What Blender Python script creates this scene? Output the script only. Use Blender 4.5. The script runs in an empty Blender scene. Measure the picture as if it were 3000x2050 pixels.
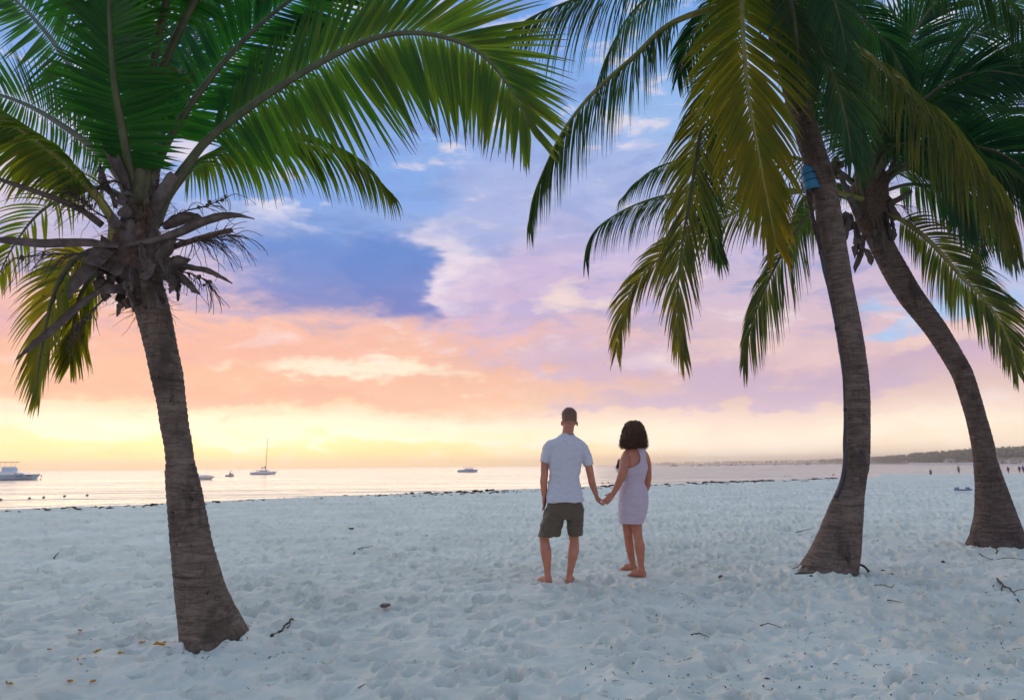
import bpy, bmesh, math, random
import numpy as np
from mathutils import Vector, Matrix, noise as mnoise

R = math.radians
scene = bpy.context.scene
COL = scene.collection

# ------------------------------------------------------------------ camera
FPX = 2000.0                      # focal length in pixels of the 3000 px wide photograph
CAM_H = 1.21                      # camera height above the sand
PITCH = math.atan(339.0 / FPX)
ROLL = 0.0093
_f = Vector((0, math.cos(PITCH), math.sin(PITCH)))
_u = Vector((0, -math.sin(PITCH), math.cos(PITCH)))
_r = Vector((1, 0, 0))
CR = _r * math.cos(ROLL) - _u * math.sin(ROLL)
CU = _u * math.cos(ROLL) + _r * math.sin(ROLL)
CPOS = Vector((0, 0, CAM_H))
cd = bpy.data.cameras.new('camera')
cam = bpy.data.objects.new('camera', cd)
COL.objects.link(cam)
cd.sensor_width = 36.0
cd.lens = 36.0 * FPX / 3000.0
cd.clip_start = 0.05
cd.clip_end = 60000.0
m = Matrix((CR, CU, -_f)).transposed().to_4x4()
m.translation = CPOS
cam.matrix_world = m
scene.camera = cam


def ray(px, py):
    return _f + CR * ((px - 1500.0) / FPX) + CU * ((1025.0 - py) / FPX)


def at(px, py, D):
    """world point seen at a photo pixel, D metres ahead of the camera"""
    d = ray(px, py)
    return CPOS + d * (D / d.y)


def gnd(px, py, z=0.0):
    d = ray(px, py)
    return CPOS + d * ((z - CAM_H) / d.z)


def azel(px, py):
    d = ray(px, py).normalized()
    return math.atan2(d.x, d.y), math.asin(d.z)


def srgb(r, g, b):
    def c(v):
        v /= 255.0
        return v / 12.92 if v <= 0.04045 else ((v + 0.055) / 1.055) ** 2.4
    return (c(r), c(g), c(b), 1.0)


# ------------------------------------------------------------------ sky
SUN_AZ, SUN_EL = azel(560, 1255)
world = bpy.data.worlds.new('World')
scene.world = world
world.use_nodes = True
world.cycles.sampling_method = 'MANUAL'
world.cycles.sample_map_resolution = 256
NT = world.node_tree
NT.nodes.clear()


class G:
    """tiny node-graph writer"""
    def __init__(self, nt):
        self.nt = nt

    def node(self, t, **kw):
        n = self.nt.nodes.new(t)
        for k, v in kw.items():
            setattr(n, k, v)
        return n

    def put(self, sock, v):
        if v is None:
            return
        if isinstance(v, bpy.types.NodeSocket):
            self.nt.links.new(v, sock)
        else:
            sock.default_value = v

    def m(self, op, a, b=None, c=None, clamp=False):
        n = self.node('ShaderNodeMath', operation=op, use_clamp=clamp)
        for s, v in zip(n.inputs, (a, b, c)):
            self.put(s, v)
        return n.outputs[0]

    def smooth(self, x, lo, hi, a=0.0, b=1.0):
        n = self.node('ShaderNodeMapRange', interpolation_type='SMOOTHSTEP')
        self.put(n.inputs['Value'], x)
        self.put(n.inputs['From Min'], lo)
        self.put(n.inputs['From Max'], hi)
        self.put(n.inputs['To Min'], a)
        self.put(n.inputs['To Max'], b)
        return n.outputs[0]

    def mix(self, f, a, b, blend='MIX'):
        n = self.node('ShaderNodeMix', data_type='RGBA', blend_type=blend)
        self.put(n.inputs[0], f)
        self.put(n.inputs[6], a)
        self.put(n.inputs[7], b)
        return n.outputs[2]

    def ramp(self, x, stops, interp='LINEAR'):
        n = self.node('ShaderNodeValToRGB')
        cr = n.color_ramp
        cr.interpolation = interp
        while len(cr.elements) < len(stops):
            cr.elements.new(0.5)
        for e, (p, c) in zip(cr.elements, stops):
            e.position = p
            e.color = c
        self.put(n.inputs[0], x)
        return n.outputs[0]

    def noise(self, vec, scale, detail=4.0, rough=0.55, dist=0.0):
        n = self.node('ShaderNodeTexNoise')
        self.put(n.inputs['Vector'], vec)
        n.inputs['Scale'].default_value = scale
        n.inputs['Detail'].default_value = detail
        n.inputs['Roughness'].default_value = rough
        n.inputs['Distortion'].default_value = dist
        return n

    def mapping(self, vec, loc=(0, 0, 0), scale=(1, 1, 1)):
        n = self.node('ShaderNodeMapping')
        self.put(n.inputs[0], vec)
        n.inputs['Location'].default_value = loc
        n.inputs['Scale'].default_value = scale
        return n.outputs[0]


def build_sky():
    g = G(NT)
    tc = g.node('ShaderNodeTexCoord').outputs['Generated']
    sp = g.node('ShaderNodeSeparateXYZ')
    g.put(sp.inputs[0], tc)
    x, y, z = sp.outputs
    az0 = g.m('ARCTAN2', x, y)
    el0 = g.m('ARCSINE', z)
    stretch = g.mapping(tc, scale=(1, 1, 2.6))
    na = g.noise(stretch, 5.0, 4.0, 0.62).outputs[0]
    nb = g.noise(g.mapping(tc, loc=(7.3, 2.1, 4.4), scale=(1, 1, 2.6)), 5.0, 4.0, 0.62).outputs[0]
    nc = g.noise(stretch, 17.0, 3.0, 0.58).outputs[0]
    az = g.m('ADD', g.m('MULTIPLY_ADD', na, 0.42, -0.21), g.m('MULTIPLY_ADD', nc, 0.09, az0))
    warp_v = g.m('ADD', g.m('MULTIPLY_ADD', nb, 0.13, -0.09), g.m('MULTIPLY', nc, 0.05))
    el = g.m('ADD', el0, warp_v)
    cv = g.node('ShaderNodeCombineXYZ')
    g.put(cv.inputs[0], g.m('SUBTRACT', az, 0.045))
    g.put(cv.inputs[1], el)
    ae = cv.outputs[0]
    elr = g.m('DIVIDE', g.m('ADD', el0, g.m('MULTIPLY', warp_v, 0.35)), math.pi / 2, clamp=True)

    def stops(l):
        return [(e / 90.0, srgb(*c)) for e, c in l]
    zen = [(52, (172, 216, 234)), (90, (204, 236, 240))]
    sunside = g.ramp(elr, stops([(0, (255, 212, 130)), (1.6, (255, 226, 160)), (3.4, (255, 240, 214)), (5.2, (253, 212, 178)),
                                 (8, (250, 192, 166)), (11.5, (246, 190, 174)), (14.5, (208, 186, 214)), (19, (158, 178, 226)),
                                 (27, (134, 176, 238)), (37, (112, 162, 236))] + zen))
    offside = g.ramp(elr, stops([(0, (254, 228, 196)), (2.5, (254, 234, 210)), (5, (238, 206, 200)), (7.5, (216, 184, 204)),
                                 (11, (226, 196, 208)), (16, (204, 190, 222)), (21, (182, 192, 230)),
                                 (28, (156, 192, 242)), (37, (118, 170, 238))] + zen))
    low = g.smooth(el0, R(0.0), R(6.5), 1.42, 1.0)
    caz = g.m('COSINE', g.m('SUBTRACT', az, SUN_AZ))
    col = g.mix(g.smooth(caz, 0.70, 0.955), offside, sunside)

    # the clear air itself, low sun
    sky = g.node('ShaderNodeTexSky', sky_type='NISHITA')
    sky.sun_disc = False
    sky.sun_elevation = max(SUN_EL, R(3))
    sky.sun_rotation = SUN_AZ
    sky.dust_density = 2.0
    clear = g.mix(1.0, sky.outputs[0], (0.09, 0.09, 0.09, 1), 'MULTIPLY')
    col = g.mix(0.05, col, clear)

    def cloud(col, cx, cy, rx, ry, c, soft=0.8, op=0.8, tear=0.0, c2=None, base=None):
        a, e = azel(cx, cy)
        a2, _ = azel(cx + rx, cy)
        _, e2 = azel(cx, cy - ry)
        ka, ke = 1.0 / abs(a2 - a), 1.0 / abs(e2 - e)
        v = g.node('ShaderNodeVectorMath', operation='MULTIPLY_ADD')
        g.put(v.inputs[0], ae)
        v.inputs[1].default_value = (ka, ke, 0)
        v.inputs[2].default_value = (-a * ka, -e * ke, 0)
        d = g.node('ShaderNodeVectorMath', operation='DOT_PRODUCT')
        g.put(d.inputs[0], v.outputs[0])
        g.put(d.inputs[1], v.outputs[0])
        q = d.outputs['Value']
        if tear:
            q = g.m('MULTIPLY_ADD', nc, -tear * 1.4, g.m('ADD', q, tear * 0.7))
        k = g.smooth(q, 1.25, 0.85 - soft, 0.0, op)
        if base is not None:
            _, eb = azel(cx, base)
            k = g.m('MULTIPLY', k, g.smooth(g.m('MULTIPLY_ADD', warp_v, 0.25, el0), eb - 0.010, eb + 0.012))
        cc = srgb(*c)
        if c2 is not None:
            cc = g.mix(g.smooth(el0, e - 0.8 / ke, e + 0.7 / ke), srgb(*c2), srgb(*c))
        return g.mix(k, col, cc)

    nd = g.noise(g.mapping(tc, loc=(1.7, 5.2, 0.4), scale=(1, 1, 3.2)), 9.0, 5.0, 0.62, 0.35).outputs[0]
    high = g.smooth(el0, R(6), R(15))

    def broken(col, wx):
        col = g.mix(g.m('MULTIPLY', g.smooth(nd, 0.50, 0.36, 0.0, wx), high), col, srgb(126, 150, 212))
        return g.mix(g.m('MULTIPLY', g.smooth(nd, 0.53, 0.70, 0.0, wx * 1.25), g.smooth(el0, R(4), R(10), 0.5, 1.0)), col, srgb(250, 232, 232))

    col = broken(col, 0.40)
    # broad washes first, then the cloud banks that can be told apart
    col = cloud(col, 900, 520, 520, 190, (118, 166, 234), 1.0, 0.7)
    col = cloud(col, 1620, 560, 420, 220, (176, 184, 228), 1.0, 0.65, 0.5)
    col = cloud(col, 1560, 870, 420, 150, (206, 184, 220), 0.9, 0.8, 0.5)
    col = cloud(col, 1880, 740, 360, 110, (214, 196, 224), 0.9, 0.6, 0.7)
    col = cloud(col, 820, 1110, 900, 120, (251, 192, 164), 0.8, 0.7, 0.5)
    col = cloud(col, 500, 980, 700, 80, (249, 186, 166), 0.8, 0.7, 0.5)
    col = cloud(col, 60, 930, 260, 90, (226, 176, 186), 0.9, 0.6, 0.6)
    col = cloud(col, 1030, 1080, 360, 44, (255, 242, 216), 0.8, 0.95, 0.9)
    col = cloud(col, 720, 1170, 700, 34, (249, 182, 156), 0.8, 0.55, 0.8)
    col = cloud(col, 1720, 1045, 330, 60, (208, 184, 210), 0.8, 0.75, 0.8)
    col = cloud(col, 2150, 1140, 720, 46, (204, 180, 208), 0.8, 0.7, 0.7)
    col = cloud(col, 2380, 1010, 420, 70, (240, 206, 200), 0.9, 0.7, 0.6)
    col = cloud(col, 2720, 905, 230, 60, (168, 204, 244), 0.8, 0.85, 0.8)
    col = cloud(col, 2900, 800, 260, 90, (158, 192, 240), 0.9, 0.7, 0.6)
    col = cloud(col, 2800, 990, 260, 40, (246, 212, 200), 0.8, 0.75, 0.7)
    col = cloud(col, 1705, 905, 120, 56, (246, 222, 214), 0.9, 0.8, 0.7)
    col = cloud(col, 1340, 770, 200, 150, (248, 232, 238), 1.3, 0.9, 0.7)
    col = cloud(col, 870, 620, 110, 50, (246, 238, 244), 0.9, 0.85, 0.9)
    col = cloud(col, 760, 640, 180, 60, (196, 202, 234), 0.9, 0.6, 0.9)
    col = cloud(col, 120, 560, 240, 120, (236, 214, 224), 0.9, 0.7, 0.7)
    col = cloud(col, 520, 440, 130, 46, (240, 224, 232), 0.8, 0.75, 0.8)
    col = cloud(col, 60, 300, 260, 90, (206, 208, 240), 0.9, 0.6, 0.7)
    col = broken(col, 0.20)
    col = cloud(col, 940, 805, 410, 190, (84, 136, 210), 0.75, 0.9, 0.55, c2=(116, 132, 198), base=912)
    col = cloud(col, 1165, 825, 160, 165, (92, 136, 208), 0.6, 0.92, 0.6, c2=(114, 128, 196), base=930)
    col = cloud(col, 700, 1275, 900, 30, (255, 242, 212), 0.9, 0.75, 0.7)
    col = cloud(col, 2200, 1280, 900, 50, (255, 238, 216), 0.9, 0.6, 0.7)
    # fine broken texture over the whole dome
    bw = g.node('ShaderNodeVectorMath', operation='SCALE')
    g.put(bw.inputs[0], col)
    g.put(bw.inputs['Scale'], g.m('MULTIPLY', low, g.m('MULTIPLY_ADD', nc, 0.16, 0.92)))
    col = bw.outputs[0]
    bg = g.node('ShaderNodeBackground')
    g.put(bg.inputs[0], col)
    bg.inputs[1].default_value = 1.0
    out = g.node('ShaderNodeOutputWorld')
    NT.links.new(bg.outputs[0], out.inputs[0])


build_sky()
sl = bpy.data.lights.new('sun', 'SUN')
sl.energy = 1.5
sl.angle = R(66)
sl.color = (1.0, 0.76, 0.54)
sun = bpy.data.objects.new('sun', sl)
COL.objects.link(sun)
sdir = Vector((math.sin(SUN_AZ) * math.cos(R(14)), math.cos(SUN_AZ) * math.cos(R(14)), math.sin(R(14))))
sun.rotation_euler = sdir.to_track_quat('Z', 'Y').to_euler()
sun.location = (-20, 40, 12)

vs = scene.view_settings
vs.view_transform = 'Standard'
vs.look = 'None'
vs.exposure = 0.0
vs.gamma = 1.0
vs.use_curve_mapping = False
scene.render.engine = 'CYCLES'
scene.cycles.max_bounces = 4
scene.cycles.diffuse_bounces = 3
scene.cycles.transparent_max_bounces = 6
scene.cycles.use_denoising = True
scene.cycles.use_adaptive_sampling = True
scene.cycles.adaptive_threshold = 0.025
scene.cycles.volume_bounces = 0


# ------------------------------------------------------------------ helpers
class MB:
    """collects geometry in world space; build() links it as one mesh object"""
    def __init__(self):
        self.v, self.f, self.c = [], [], []

    def add(self, vs, fs, cols=None):
        o = len(self.v)
        self.v.extend(vs)
        self.f.extend([tuple(i + o for i in q) for q in fs])
        self.c.extend(cols if cols is not None else [(0.5, 0.5, 0.0, 1.0)] * len(vs))

    def build(self, name, mat, parent=None, smooth=True, base=None, kind=None):
        me = bpy.data.meshes.new(name)
        b = base
        if b is None:
            b = Vector(parent.get('_o', (0, 0, 0))) if parent is not None else Vector((0, 0, 0))
        me.from_pydata([(p[0] - b[0], p[1] - b[1], p[2] - b[2]) for p in self.v], [], self.f)
        if mat is not None:
            me.materials.append(mat)
        if len(self.c) == len(self.v) and self.c:
            a = me.color_attributes.new('tint', 'FLOAT_COLOR', 'POINT')
            a.data.foreach_set('color', np.array(self.c, dtype=np.float32).ravel())
        if smooth:
            me.polygons.foreach_set('use_smooth', [True] * len(me.polygons))
        me.update()
        o = bpy.data.objects.new(name, me)
        COL.objects.link(o)
        if parent is not None:
            o.parent = parent
        else:
            o.location = b
        o['_o'] = [b[0], b[1], b[2]]
        if kind:
            o['kind'] = kind
        return o


def tag(o, label, cat, group=None):
    o['label'] = label
    o['category'] = cat
    if group:
        o['group'] = group
    return o


def thing(name, label, cat, loc, group=None):
    o = bpy.data.objects.new(name, None)
    o.empty_display_size = 0.1
    COL.objects.link(o)
    o.location = loc
    o['_o'] = [loc[0], loc[1], loc[2]]
    return tag(o, label, cat, group)


def frames(pts):
    """parallel-ish frames along a polyline"""
    P = [Vector(p) for p in pts]
    T = []
    for i in range(len(P)):
        a = P[max(i - 1, 0)]
        b = P[min(i + 1, len(P) - 1)]
        t = b - a
        T.append(t.normalized() if t.length > 1e-9 else Vector((0, 0, 1)))
    ref = Vector((1, 0, 0)) if abs(T[0].x) < 0.8 else Vector((0, 1, 0))
    s = (ref - T[0] * ref.dot(T[0])).normalized()
    S = []
    for t in T:
        s = s - t * s.dot(t)
        s = s.normalized() if s.length > 1e-6 else t.orthogonal().normalized()
        S.append(s)
    return P, T, S


def tube(mb, pts, rad, n=8, flat=1.0, cols=None, cap=True):
    P, T, S = frames(pts)
    if not hasattr(rad, '__len__'):
        rad = [rad] * len(P)
    vs, fs = [], []
    for i, p in enumerate(P):
        b = T[i].cross(S[i])
        r = rad[i]
        ra, rb = (r if hasattr(r, '__len__') else (r, r * flat))
        for k in range(n):
            a = 2 * math.pi * k / n
            vs.append(p + S[i] * (ra * math.cos(a)) + b * (rb * math.sin(a)))
    for i in range(len(P) - 1):
        for k in range(n):
            k2 = (k + 1) % n
            fs.append((i * n + k, i * n + k2, (i + 1) * n + k2, (i + 1) * n + k))
    if cap:
        fs.append(tuple(range(n))[::-1])
        o = (len(P) - 1) * n
        fs.append(tuple(range(o, o + n)))
    mb.add(vs, fs, cols * len(vs) if cols and len(cols) == 1 else None)


def spline(pts, n):
    """centripetal-ish Catmull-Rom through pts, n samples evenly spread by length"""
    P = [Vector(p) for p in pts]
    P = [P[0] * 2 - P[1]] + P + [P[-1] * 2 - P[-2]]
    out = []
    for i in range(1, len(P) - 2):
        p0, p1, p2, p3 = P[i - 1:i + 3]
        for k in range(12):
            t = k / 12.0
            out.append(0.5 * ((2 * p1) + (p2 - p0) * t + (2 * p0 - 5 * p1 + 4 * p2 - p3) * t * t
                              + (3 * p1 - p0 - 3 * p2 + p3) * t ** 3))
    out.append(P[-2])
    L = [0.0]
    for a, b in zip(out, out[1:]):
        L.append(L[-1] + (b - a).length)
    res = []
    j = 0
    for k in range(n):
        s = L[-1] * k / (n - 1)
        while j < len(L) - 2 and L[j + 1] < s:
            j += 1
        d = L[j + 1] - L[j]
        res.append(out[j].lerp(out[j + 1], (s - L[j]) / d if d > 0 else 0))
    return res


def interp(x, xs, ys):
    return float(np.interp(x, xs, ys))


def box(mb, c, s, rot=0.0, taper=1.0):
    hx, hy, hz = s[0] / 2, s[1] / 2, s[2] / 2
    ca, sa = math.cos(rot), math.sin(rot)
    vs = []
    for sx, sy, sz in ((-1, -1, -1), (1, -1, -1), (1, 1, -1), (-1, 1, -1), (-1, -1, 1), (1, -1, 1), (1, 1, 1), (-1, 1, 1)):
        t = taper if sz > 0 else 1.0
        a, b = sx * hx * t, sy * hy * t
        vs.append(Vector((c[0] + a * ca - b * sa, c[1] + a * sa + b * ca, c[2] + sz * hz)))
    mb.add(vs, [(0, 3, 2, 1), (4, 5, 6, 7), (0, 1, 5, 4), (1, 2, 6, 5), (2, 3, 7, 6), (3, 0, 4, 7)])


def lump(mb, c, r, seed=0, rough=0.25, n=10, m_=7, squash=(1, 1, 1)):
    """uneven pebble / nut / clump"""
    vs, fs = [], []
    for j in range(m_ + 1):
        th = math.pi * j / m_
        for i in range(n):
            ph = 2 * math.pi * i / n
            d = Vector((math.sin(th) * math.cos(ph), math.sin(th) * math.sin(ph), math.cos(th)))
            k = 1 + rough * mnoise.noise(d * 1.7 + Vector((seed * 3.1, seed * 1.7, 0)))
            vs.append(Vector((c[0] + d.x * r * k * squash[0], c[1] + d.y * r * k * squash[1], c[2] + d.z * r * k * squash[2])))
    for j in range(m_):
        for i in range(n):
            i2 = (i + 1) % n
            fs.append((j * n + i, (j + 1) * n + i, (j + 1) * n + i2, j * n + i2))
    mb.add(vs, fs)


def remeshed(mb, name, mat, parent, voxel, smooth_it=4, disp=None, solid=None, base=None, kind=None):
    """join everything in mb into one continuous surface"""
    o = mb.build(name, mat, parent, base=base)
    if voxel:
        md = o.modifiers.new('r', 'REMESH')
        md.mode = 'VOXEL'
        md.voxel_size = voxel
        md.use_smooth_shade = True
    if smooth_it:
        ms = o.modifiers.new('s', 'SMOOTH')
        ms.iterations = smooth_it
        ms.factor = 0.5
    if solid:
        sd = o.modifiers.new('t', 'SOLIDIFY')
        sd.thickness = solid
        sd.offset = 1.0
    dg = bpy.context.evaluated_depsgraph_get()
    me = bpy.data.meshes.new_from_object(o.evaluated_get(dg))
    old = o.data
    o.modifiers.clear()
    o.data = me
    bpy.data.meshes.remove(old)
    me.name = name
    if not me.materials:
        me.materials.append(mat)
    if disp:
        b = Vector(o['_o'])
        nv = [v.normal.copy() for v in me.vertices]
        for v, nn in zip(me.vertices, nv):
            v.co += nn * disp(v.co + b)
    me.polygons.foreach_set('use_smooth', [True] * len(me.polygons))
    me.update()
    if kind:
        o['kind'] = kind
    return o


# ------------------------------------------------------------------ materials
def new_mat(name):
    mt = bpy.data.materials.new(name)
    mt.use_nodes = True
    nt = mt.node_tree
    return mt, G(nt), nt.nodes['Principled BSDF'], nt.nodes['Material Output']


def mat_plain(name, col, rough=0.6, var=0.12, scale=20.0, bump=0.0, metal=0.0, col2=None, sheen=0.0):
    mt, g, p, out = new_mat(name)
    tc = g.node('ShaderNodeTexCoord').outputs['Object']
    n = g.noise(tc, scale, 5.0, 0.6)
    a = tuple(c * (1 - var) for c in col[:3]) + (1,)
    b = tuple(min(1, c * (1 + var)) for c in (col2 or col)[:3]) + (1,)
    g.put(p.inputs['Base Color'], g.mix(g.smooth(n.outputs[0], 0.3, 0.7), a, b))
    p.inputs['Roughness'].default_value = rough
    p.inputs['Metallic'].default_value = metal
    if sheen:
        p.inputs['Sheen Weight'].default_value = sheen
    if bump:
        bn = g.node('ShaderNodeBump')
        bn.inputs['Strength'].default_value = bump
        bn.inputs['Distance'].default_value = 0.01
        g.put(bn.inputs['Height'], n.outputs[0])
        g.put(p.inputs['Normal'], bn.outputs[0])
    return mt


def mat_sand():
    mt, g, p, out = new_mat('sand')
    ge = g.node('ShaderNodeNewGeometry').outputs['Position']
    n1 = g.noise(ge, 0.7, 5.0, 0.6)
    n2 = g.noise(ge, 260.0, 2.0, 0.6)
    n3 = g.noise(ge, 9.0, 5.0, 0.65)
    c = g.mix(g.smooth(n1.outputs[0], 0.35, 0.7), (0.61, 0.59, 0.53, 1), (0.72, 0.695, 0.63, 1))
    c = g.mix(g.smooth(n3.outputs[0], 0.55, 0.8, 0, 0.35), c, (0.50, 0.45, 0.39, 1))
    c = g.mix(g.smooth(n2.outputs[0], 0.56, 0.74, 0, 0.35), c, (0.40, 0.35, 0.30, 1))
    g.put(p.inputs['Base Color'], c)
    p.inputs['Roughness'].default_value = 0.95
    p.inputs['Specular IOR Level'].default_value = 0.1
    b1 = g.node('ShaderNodeBump')
    b1.inputs['Strength'].default_value = 0.8
    b1.inputs['Distance'].default_value = 0.03
    hs = g.m('ADD', g.m('MULTIPLY', n3.outputs[0], 0.8), g.m('MULTIPLY', n2.outputs[0], 0.06))
    n4 = g.noise(ge, 38.0, 4.0, 0.6)
    hs = g.m('ADD', hs, g.m('MULTIPLY', n4.outputs[0], 0.25))
    g.put(b1.inputs['Height'], hs)
    g.put(p.inputs['Normal'], b1.outputs[0])
    return mt


def mat_water():
    mt, g, p, out = new_mat('sea_water')
    ge = g.node('ShaderNodeNewGeometry').outputs['Position']
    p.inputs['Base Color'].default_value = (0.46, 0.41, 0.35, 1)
    p.inputs['Roughness'].default_value = 0.16
    p.inputs['IOR'].default_value = 1.33
    p.inputs['Specular IOR Level'].default_value = 0.36
    n1 = g.noise(g.mapping(ge, scale=(0.30, 1.0, 1)), 0.5, 3.0, 0.6, 0.4)
    n3 = g.noise(g.mapping(ge, scale=(0.32, 1.0, 1)), 0.06, 5.0, 0.68, 0.8)
    n4 = g.noise(g.mapping(ge, scale=(0.26, 1.0, 1)), 0.014, 4.0, 0.65, 0.8)
    h = g.m('MULTIPLY_ADD', n1.outputs[0], 0.35, g.m('MULTIPLY_ADD', n3.outputs[0], 6.0, g.m('MULTIPLY', n4.outputs[0], 16.0)))
    b = g.node('ShaderNodeBump')
    b.inputs['Strength'].default_value = 0.75
    b.inputs['Distance'].default_value = 1.0
    g.put(b.inputs['Height'], h)
    g.put(p.inputs['Normal'], b.outputs[0])
    return mt


def mat_trunk(name, dark, light, seed):
    mt, g, p, out = new_mat(name)
    tc = g.mapping(g.node('ShaderNodeTexCoord').outputs['Object'], loc=(seed, seed * 0.7, 0))
    rings = g.noise(g.mapping(tc, scale=(2.2, 2.2, 11.0)), 2.4, 5.0, 0.68, 1.2)
    fib = g.noise(g.mapping(tc, scale=(26, 26, 2.5)), 2.0, 4.0, 0.6)
    blotch = g.noise(tc, 5.0, 5.0, 0.6)
    c = g.mix(g.smooth(rings.outputs[0], 0.32, 0.68), dark, light)
    c = g.mix(g.smooth(fib.outputs[0], 0.45, 0.75, 0, 0.4), c, tuple(v * 0.55 for v in dark[:3]) + (1,))
    c = g.mix(g.smooth(blotch.outputs[0], 0.52, 0.72, 0, 0.45), c, (light[0] * 1.1, light[1] * 1.1, light[2] * 1.05, 1))
    warped = g.node('ShaderNodeVectorMath', operation='ADD')
    g.put(warped.inputs[0], tc)
    wn = g.noise(tc, 22.0, 3.0, 0.6)
    ws = g.node('ShaderNodeVectorMath', operation='SCALE')
    g.put(ws.inputs[0], wn.outputs['Color'])
    ws.inputs['Scale'].default_value = 0.05
    g.put(warped.inputs[1], ws.outputs[0])
    vo = g.node('ShaderNodeTexVoronoi')
    g.put(vo.inputs['Vector'], warped.outputs[0])
    vo.inputs['Scale'].default_value = 11.0
    big = g.noise(tc, 2.6, 3.0, 0.6)
    spot = g.m('MULTIPLY', g.smooth(vo.outputs['Distance'], 0.06, 0.16, 1, 0), g.smooth(big.outputs[0], 0.55, 0.66))
    c = g.mix(g.m('MULTIPLY', spot, 0.6), c, (0.40, 0.36, 0.32, 1))
    stain = g.noise(g.mapping(tc, scale=(1, 1, 0.5)), 3.4, 4.0, 0.65)
    c = g.mix(g.smooth(stain.outputs[0], 0.50, 0.66, 0, 0.65), c, tuple(v * 0.45 for v in dark[:3]) + (1,))
    scar = g.noise(g.mapping(tc, scale=(1.5, 1.5, 30.0)), 1.3, 3.0, 0.6, 0.8)
    c = g.mix(g.smooth(scar.outputs[0], 0.58, 0.66, 0, 0.6), c, tuple(v * 0.5 for v in dark[:3]) + (1,))
    pit = g.noise(g.mapping(tc, scale=(1, 1, 0.6)), 19.0, 3.0, 0.6)
    c = g.mix(g.smooth(pit.outputs[0], 0.64, 0.74, 0, 0.8), c, (0.025, 0.02, 0.018, 1))
    g.put(p.inputs['Base Color'], c)
    p.inputs['Roughness'].default_value = 0.9
    p.inputs['Specular IOR Level'].default_value = 0.15
    b = g.node('ShaderNodeBump')
    b.inputs['Strength'].default_value = 1.0
    b.inputs['Distance'].default_value = 0.018
    g.put(b.inputs['Height'], g.m('SUBTRACT', g.m('ADD', g.m('MULTIPLY_ADD', scar.outputs[0], -0.9, rings.outputs[0]), g.m('MULTIPLY', fib.outputs[0], 0.5)), g.m('MULTIPLY', pit.outputs[0], 0.7)))
    g.put(p.inputs['Normal'], b.outputs[0])
    return mt


def mat_leaf(name, g1, g2, yel, brown, trans=0.45):
    """tint: R random per leaflet, G position along it, B yellowing"""
    mt, g, p, out = new_mat(name)
    at_ = g.node('ShaderNodeAttribute', attribute_name='tint')
    s = g.node('ShaderNodeSeparateColor')
    g.put(s.inputs[0], at_.outputs['Color'])
    rnd, along, yl = s.outputs[:3]
    tc = g.node('ShaderNodeTexCoord').outputs['Object']
    n = g.noise(tc, 16.0, 4.0, 0.6)
    nb = g.noise(tc, 3.0, 2.0, 0.5)
    c = g.mix(rnd, g1, g2)
    c = g.mix(g.m('MULTIPLY', yl, g.smooth(nb.outputs[0], 0.25, 0.65, 0.5, 1.0)), c, yel)
    edge = g.m('ADD', g.m('ADD', along, g.m('MULTIPLY', g.m('SUBTRACT', n.outputs[0], 0.5), 0.28)), g.m('MULTIPLY', rnd, 0.08))
    c = g.mix(g.smooth(edge, 0.90, 1.04), c, brown)
    blot = g.m('MULTIPLY', g.smooth(n.outputs[0], 0.63, 0.70), g.m('MULTIPLY', yl, 0.8))
    c = g.mix(blot, c, tuple(v * 0.45 for v in brown[:3]) + (1,))
    g.put(p.inputs['Base Color'], c)
    p.inputs['Roughness'].default_value = 0.5
    p.inputs['Specular IOR Level'].default_value = 0.18
    t = g.node('ShaderNodeBsdfTranslucent')
    tcx = g.mix(1.0, c, (2.5, 2.1, 0.5, 1), 'MULTIPLY')
    g.put(t.inputs[0], tcx)
    mx = g.node('ShaderNodeMixShader')
    mx.inputs[0].default_value = trans
    g.nt.links.new(p.outputs[0], mx.inputs[1])
    g.nt.links.new(t.outputs[0], mx.inputs[2])
    g.nt.links.new(mx.outputs[0], out.inputs[0])
    return mt


M_SAND = mat_sand()
M_WATER = mat_water()
M_TR1 = mat_trunk('palm_bark_grey_brown', (0.115, 0.083, 0.064, 1), (0.25, 0.185, 0.145, 1), 0.0)
M_TR2 = mat_trunk('palm_bark_brown', (0.108, 0.078, 0.063, 1), (0.225, 0.165, 0.134, 1), 5.0)
M_TR3 = mat_trunk('palm_bark_dark', (0.088, 0.062, 0.052, 1), (0.18, 0.13, 0.11, 1), 9.0)
BROWN = (0.10, 0.055, 0.03, 1)
M_LEAF = mat_leaf('palm_leaf_green', (0.010, 0.090, 0.020, 1), (0.026, 0.155, 0.022, 1), (0.25, 0.23, 0.015, 1), BROWN)
M_LEAFY = mat_leaf('palm_leaf_yellowing', (0.040, 0.100, 0.008, 1), (0.075, 0.145, 0.010, 1), (0.33, 0.20, 0.008, 1), (0.09, 0.045, 0.05, 1), 0.40)
M_LEAFD = mat_leaf('palm_leaf_shaded_green', (0.010, 0.062, 0.036, 1), (0.024, 0.095, 0.034, 1), (0.26, 0.21, 0.025, 1), (0.085, 0.06, 0.055, 1), 0.40)  # darker, bluer leaf copy: shade of the right crowns put into the colour
M_STEM = mat_plain('palm_stem_green', (0.080, 0.085, 0.035), 0.5, 0.25, 9.0)
M_STEMY = mat_plain('palm_stem_yellow', (0.21, 0.19, 0.035), 0.5, 0.2, 9.0)
M_DEAD = mat_plain('dry_palm_sheath', (0.11, 0.082, 0.072), 0.85, 0.35, 14.0, 0.5)
M_FIBRE = mat_plain('palm_fibre', (0.11, 0.07, 0.05), 0.95, 0.45, 30.0, 0.8)
M_TWIG = mat_plain('dry_twig', (0.075, 0.05, 0.038), 0.9, 0.3, 40.0)
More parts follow.
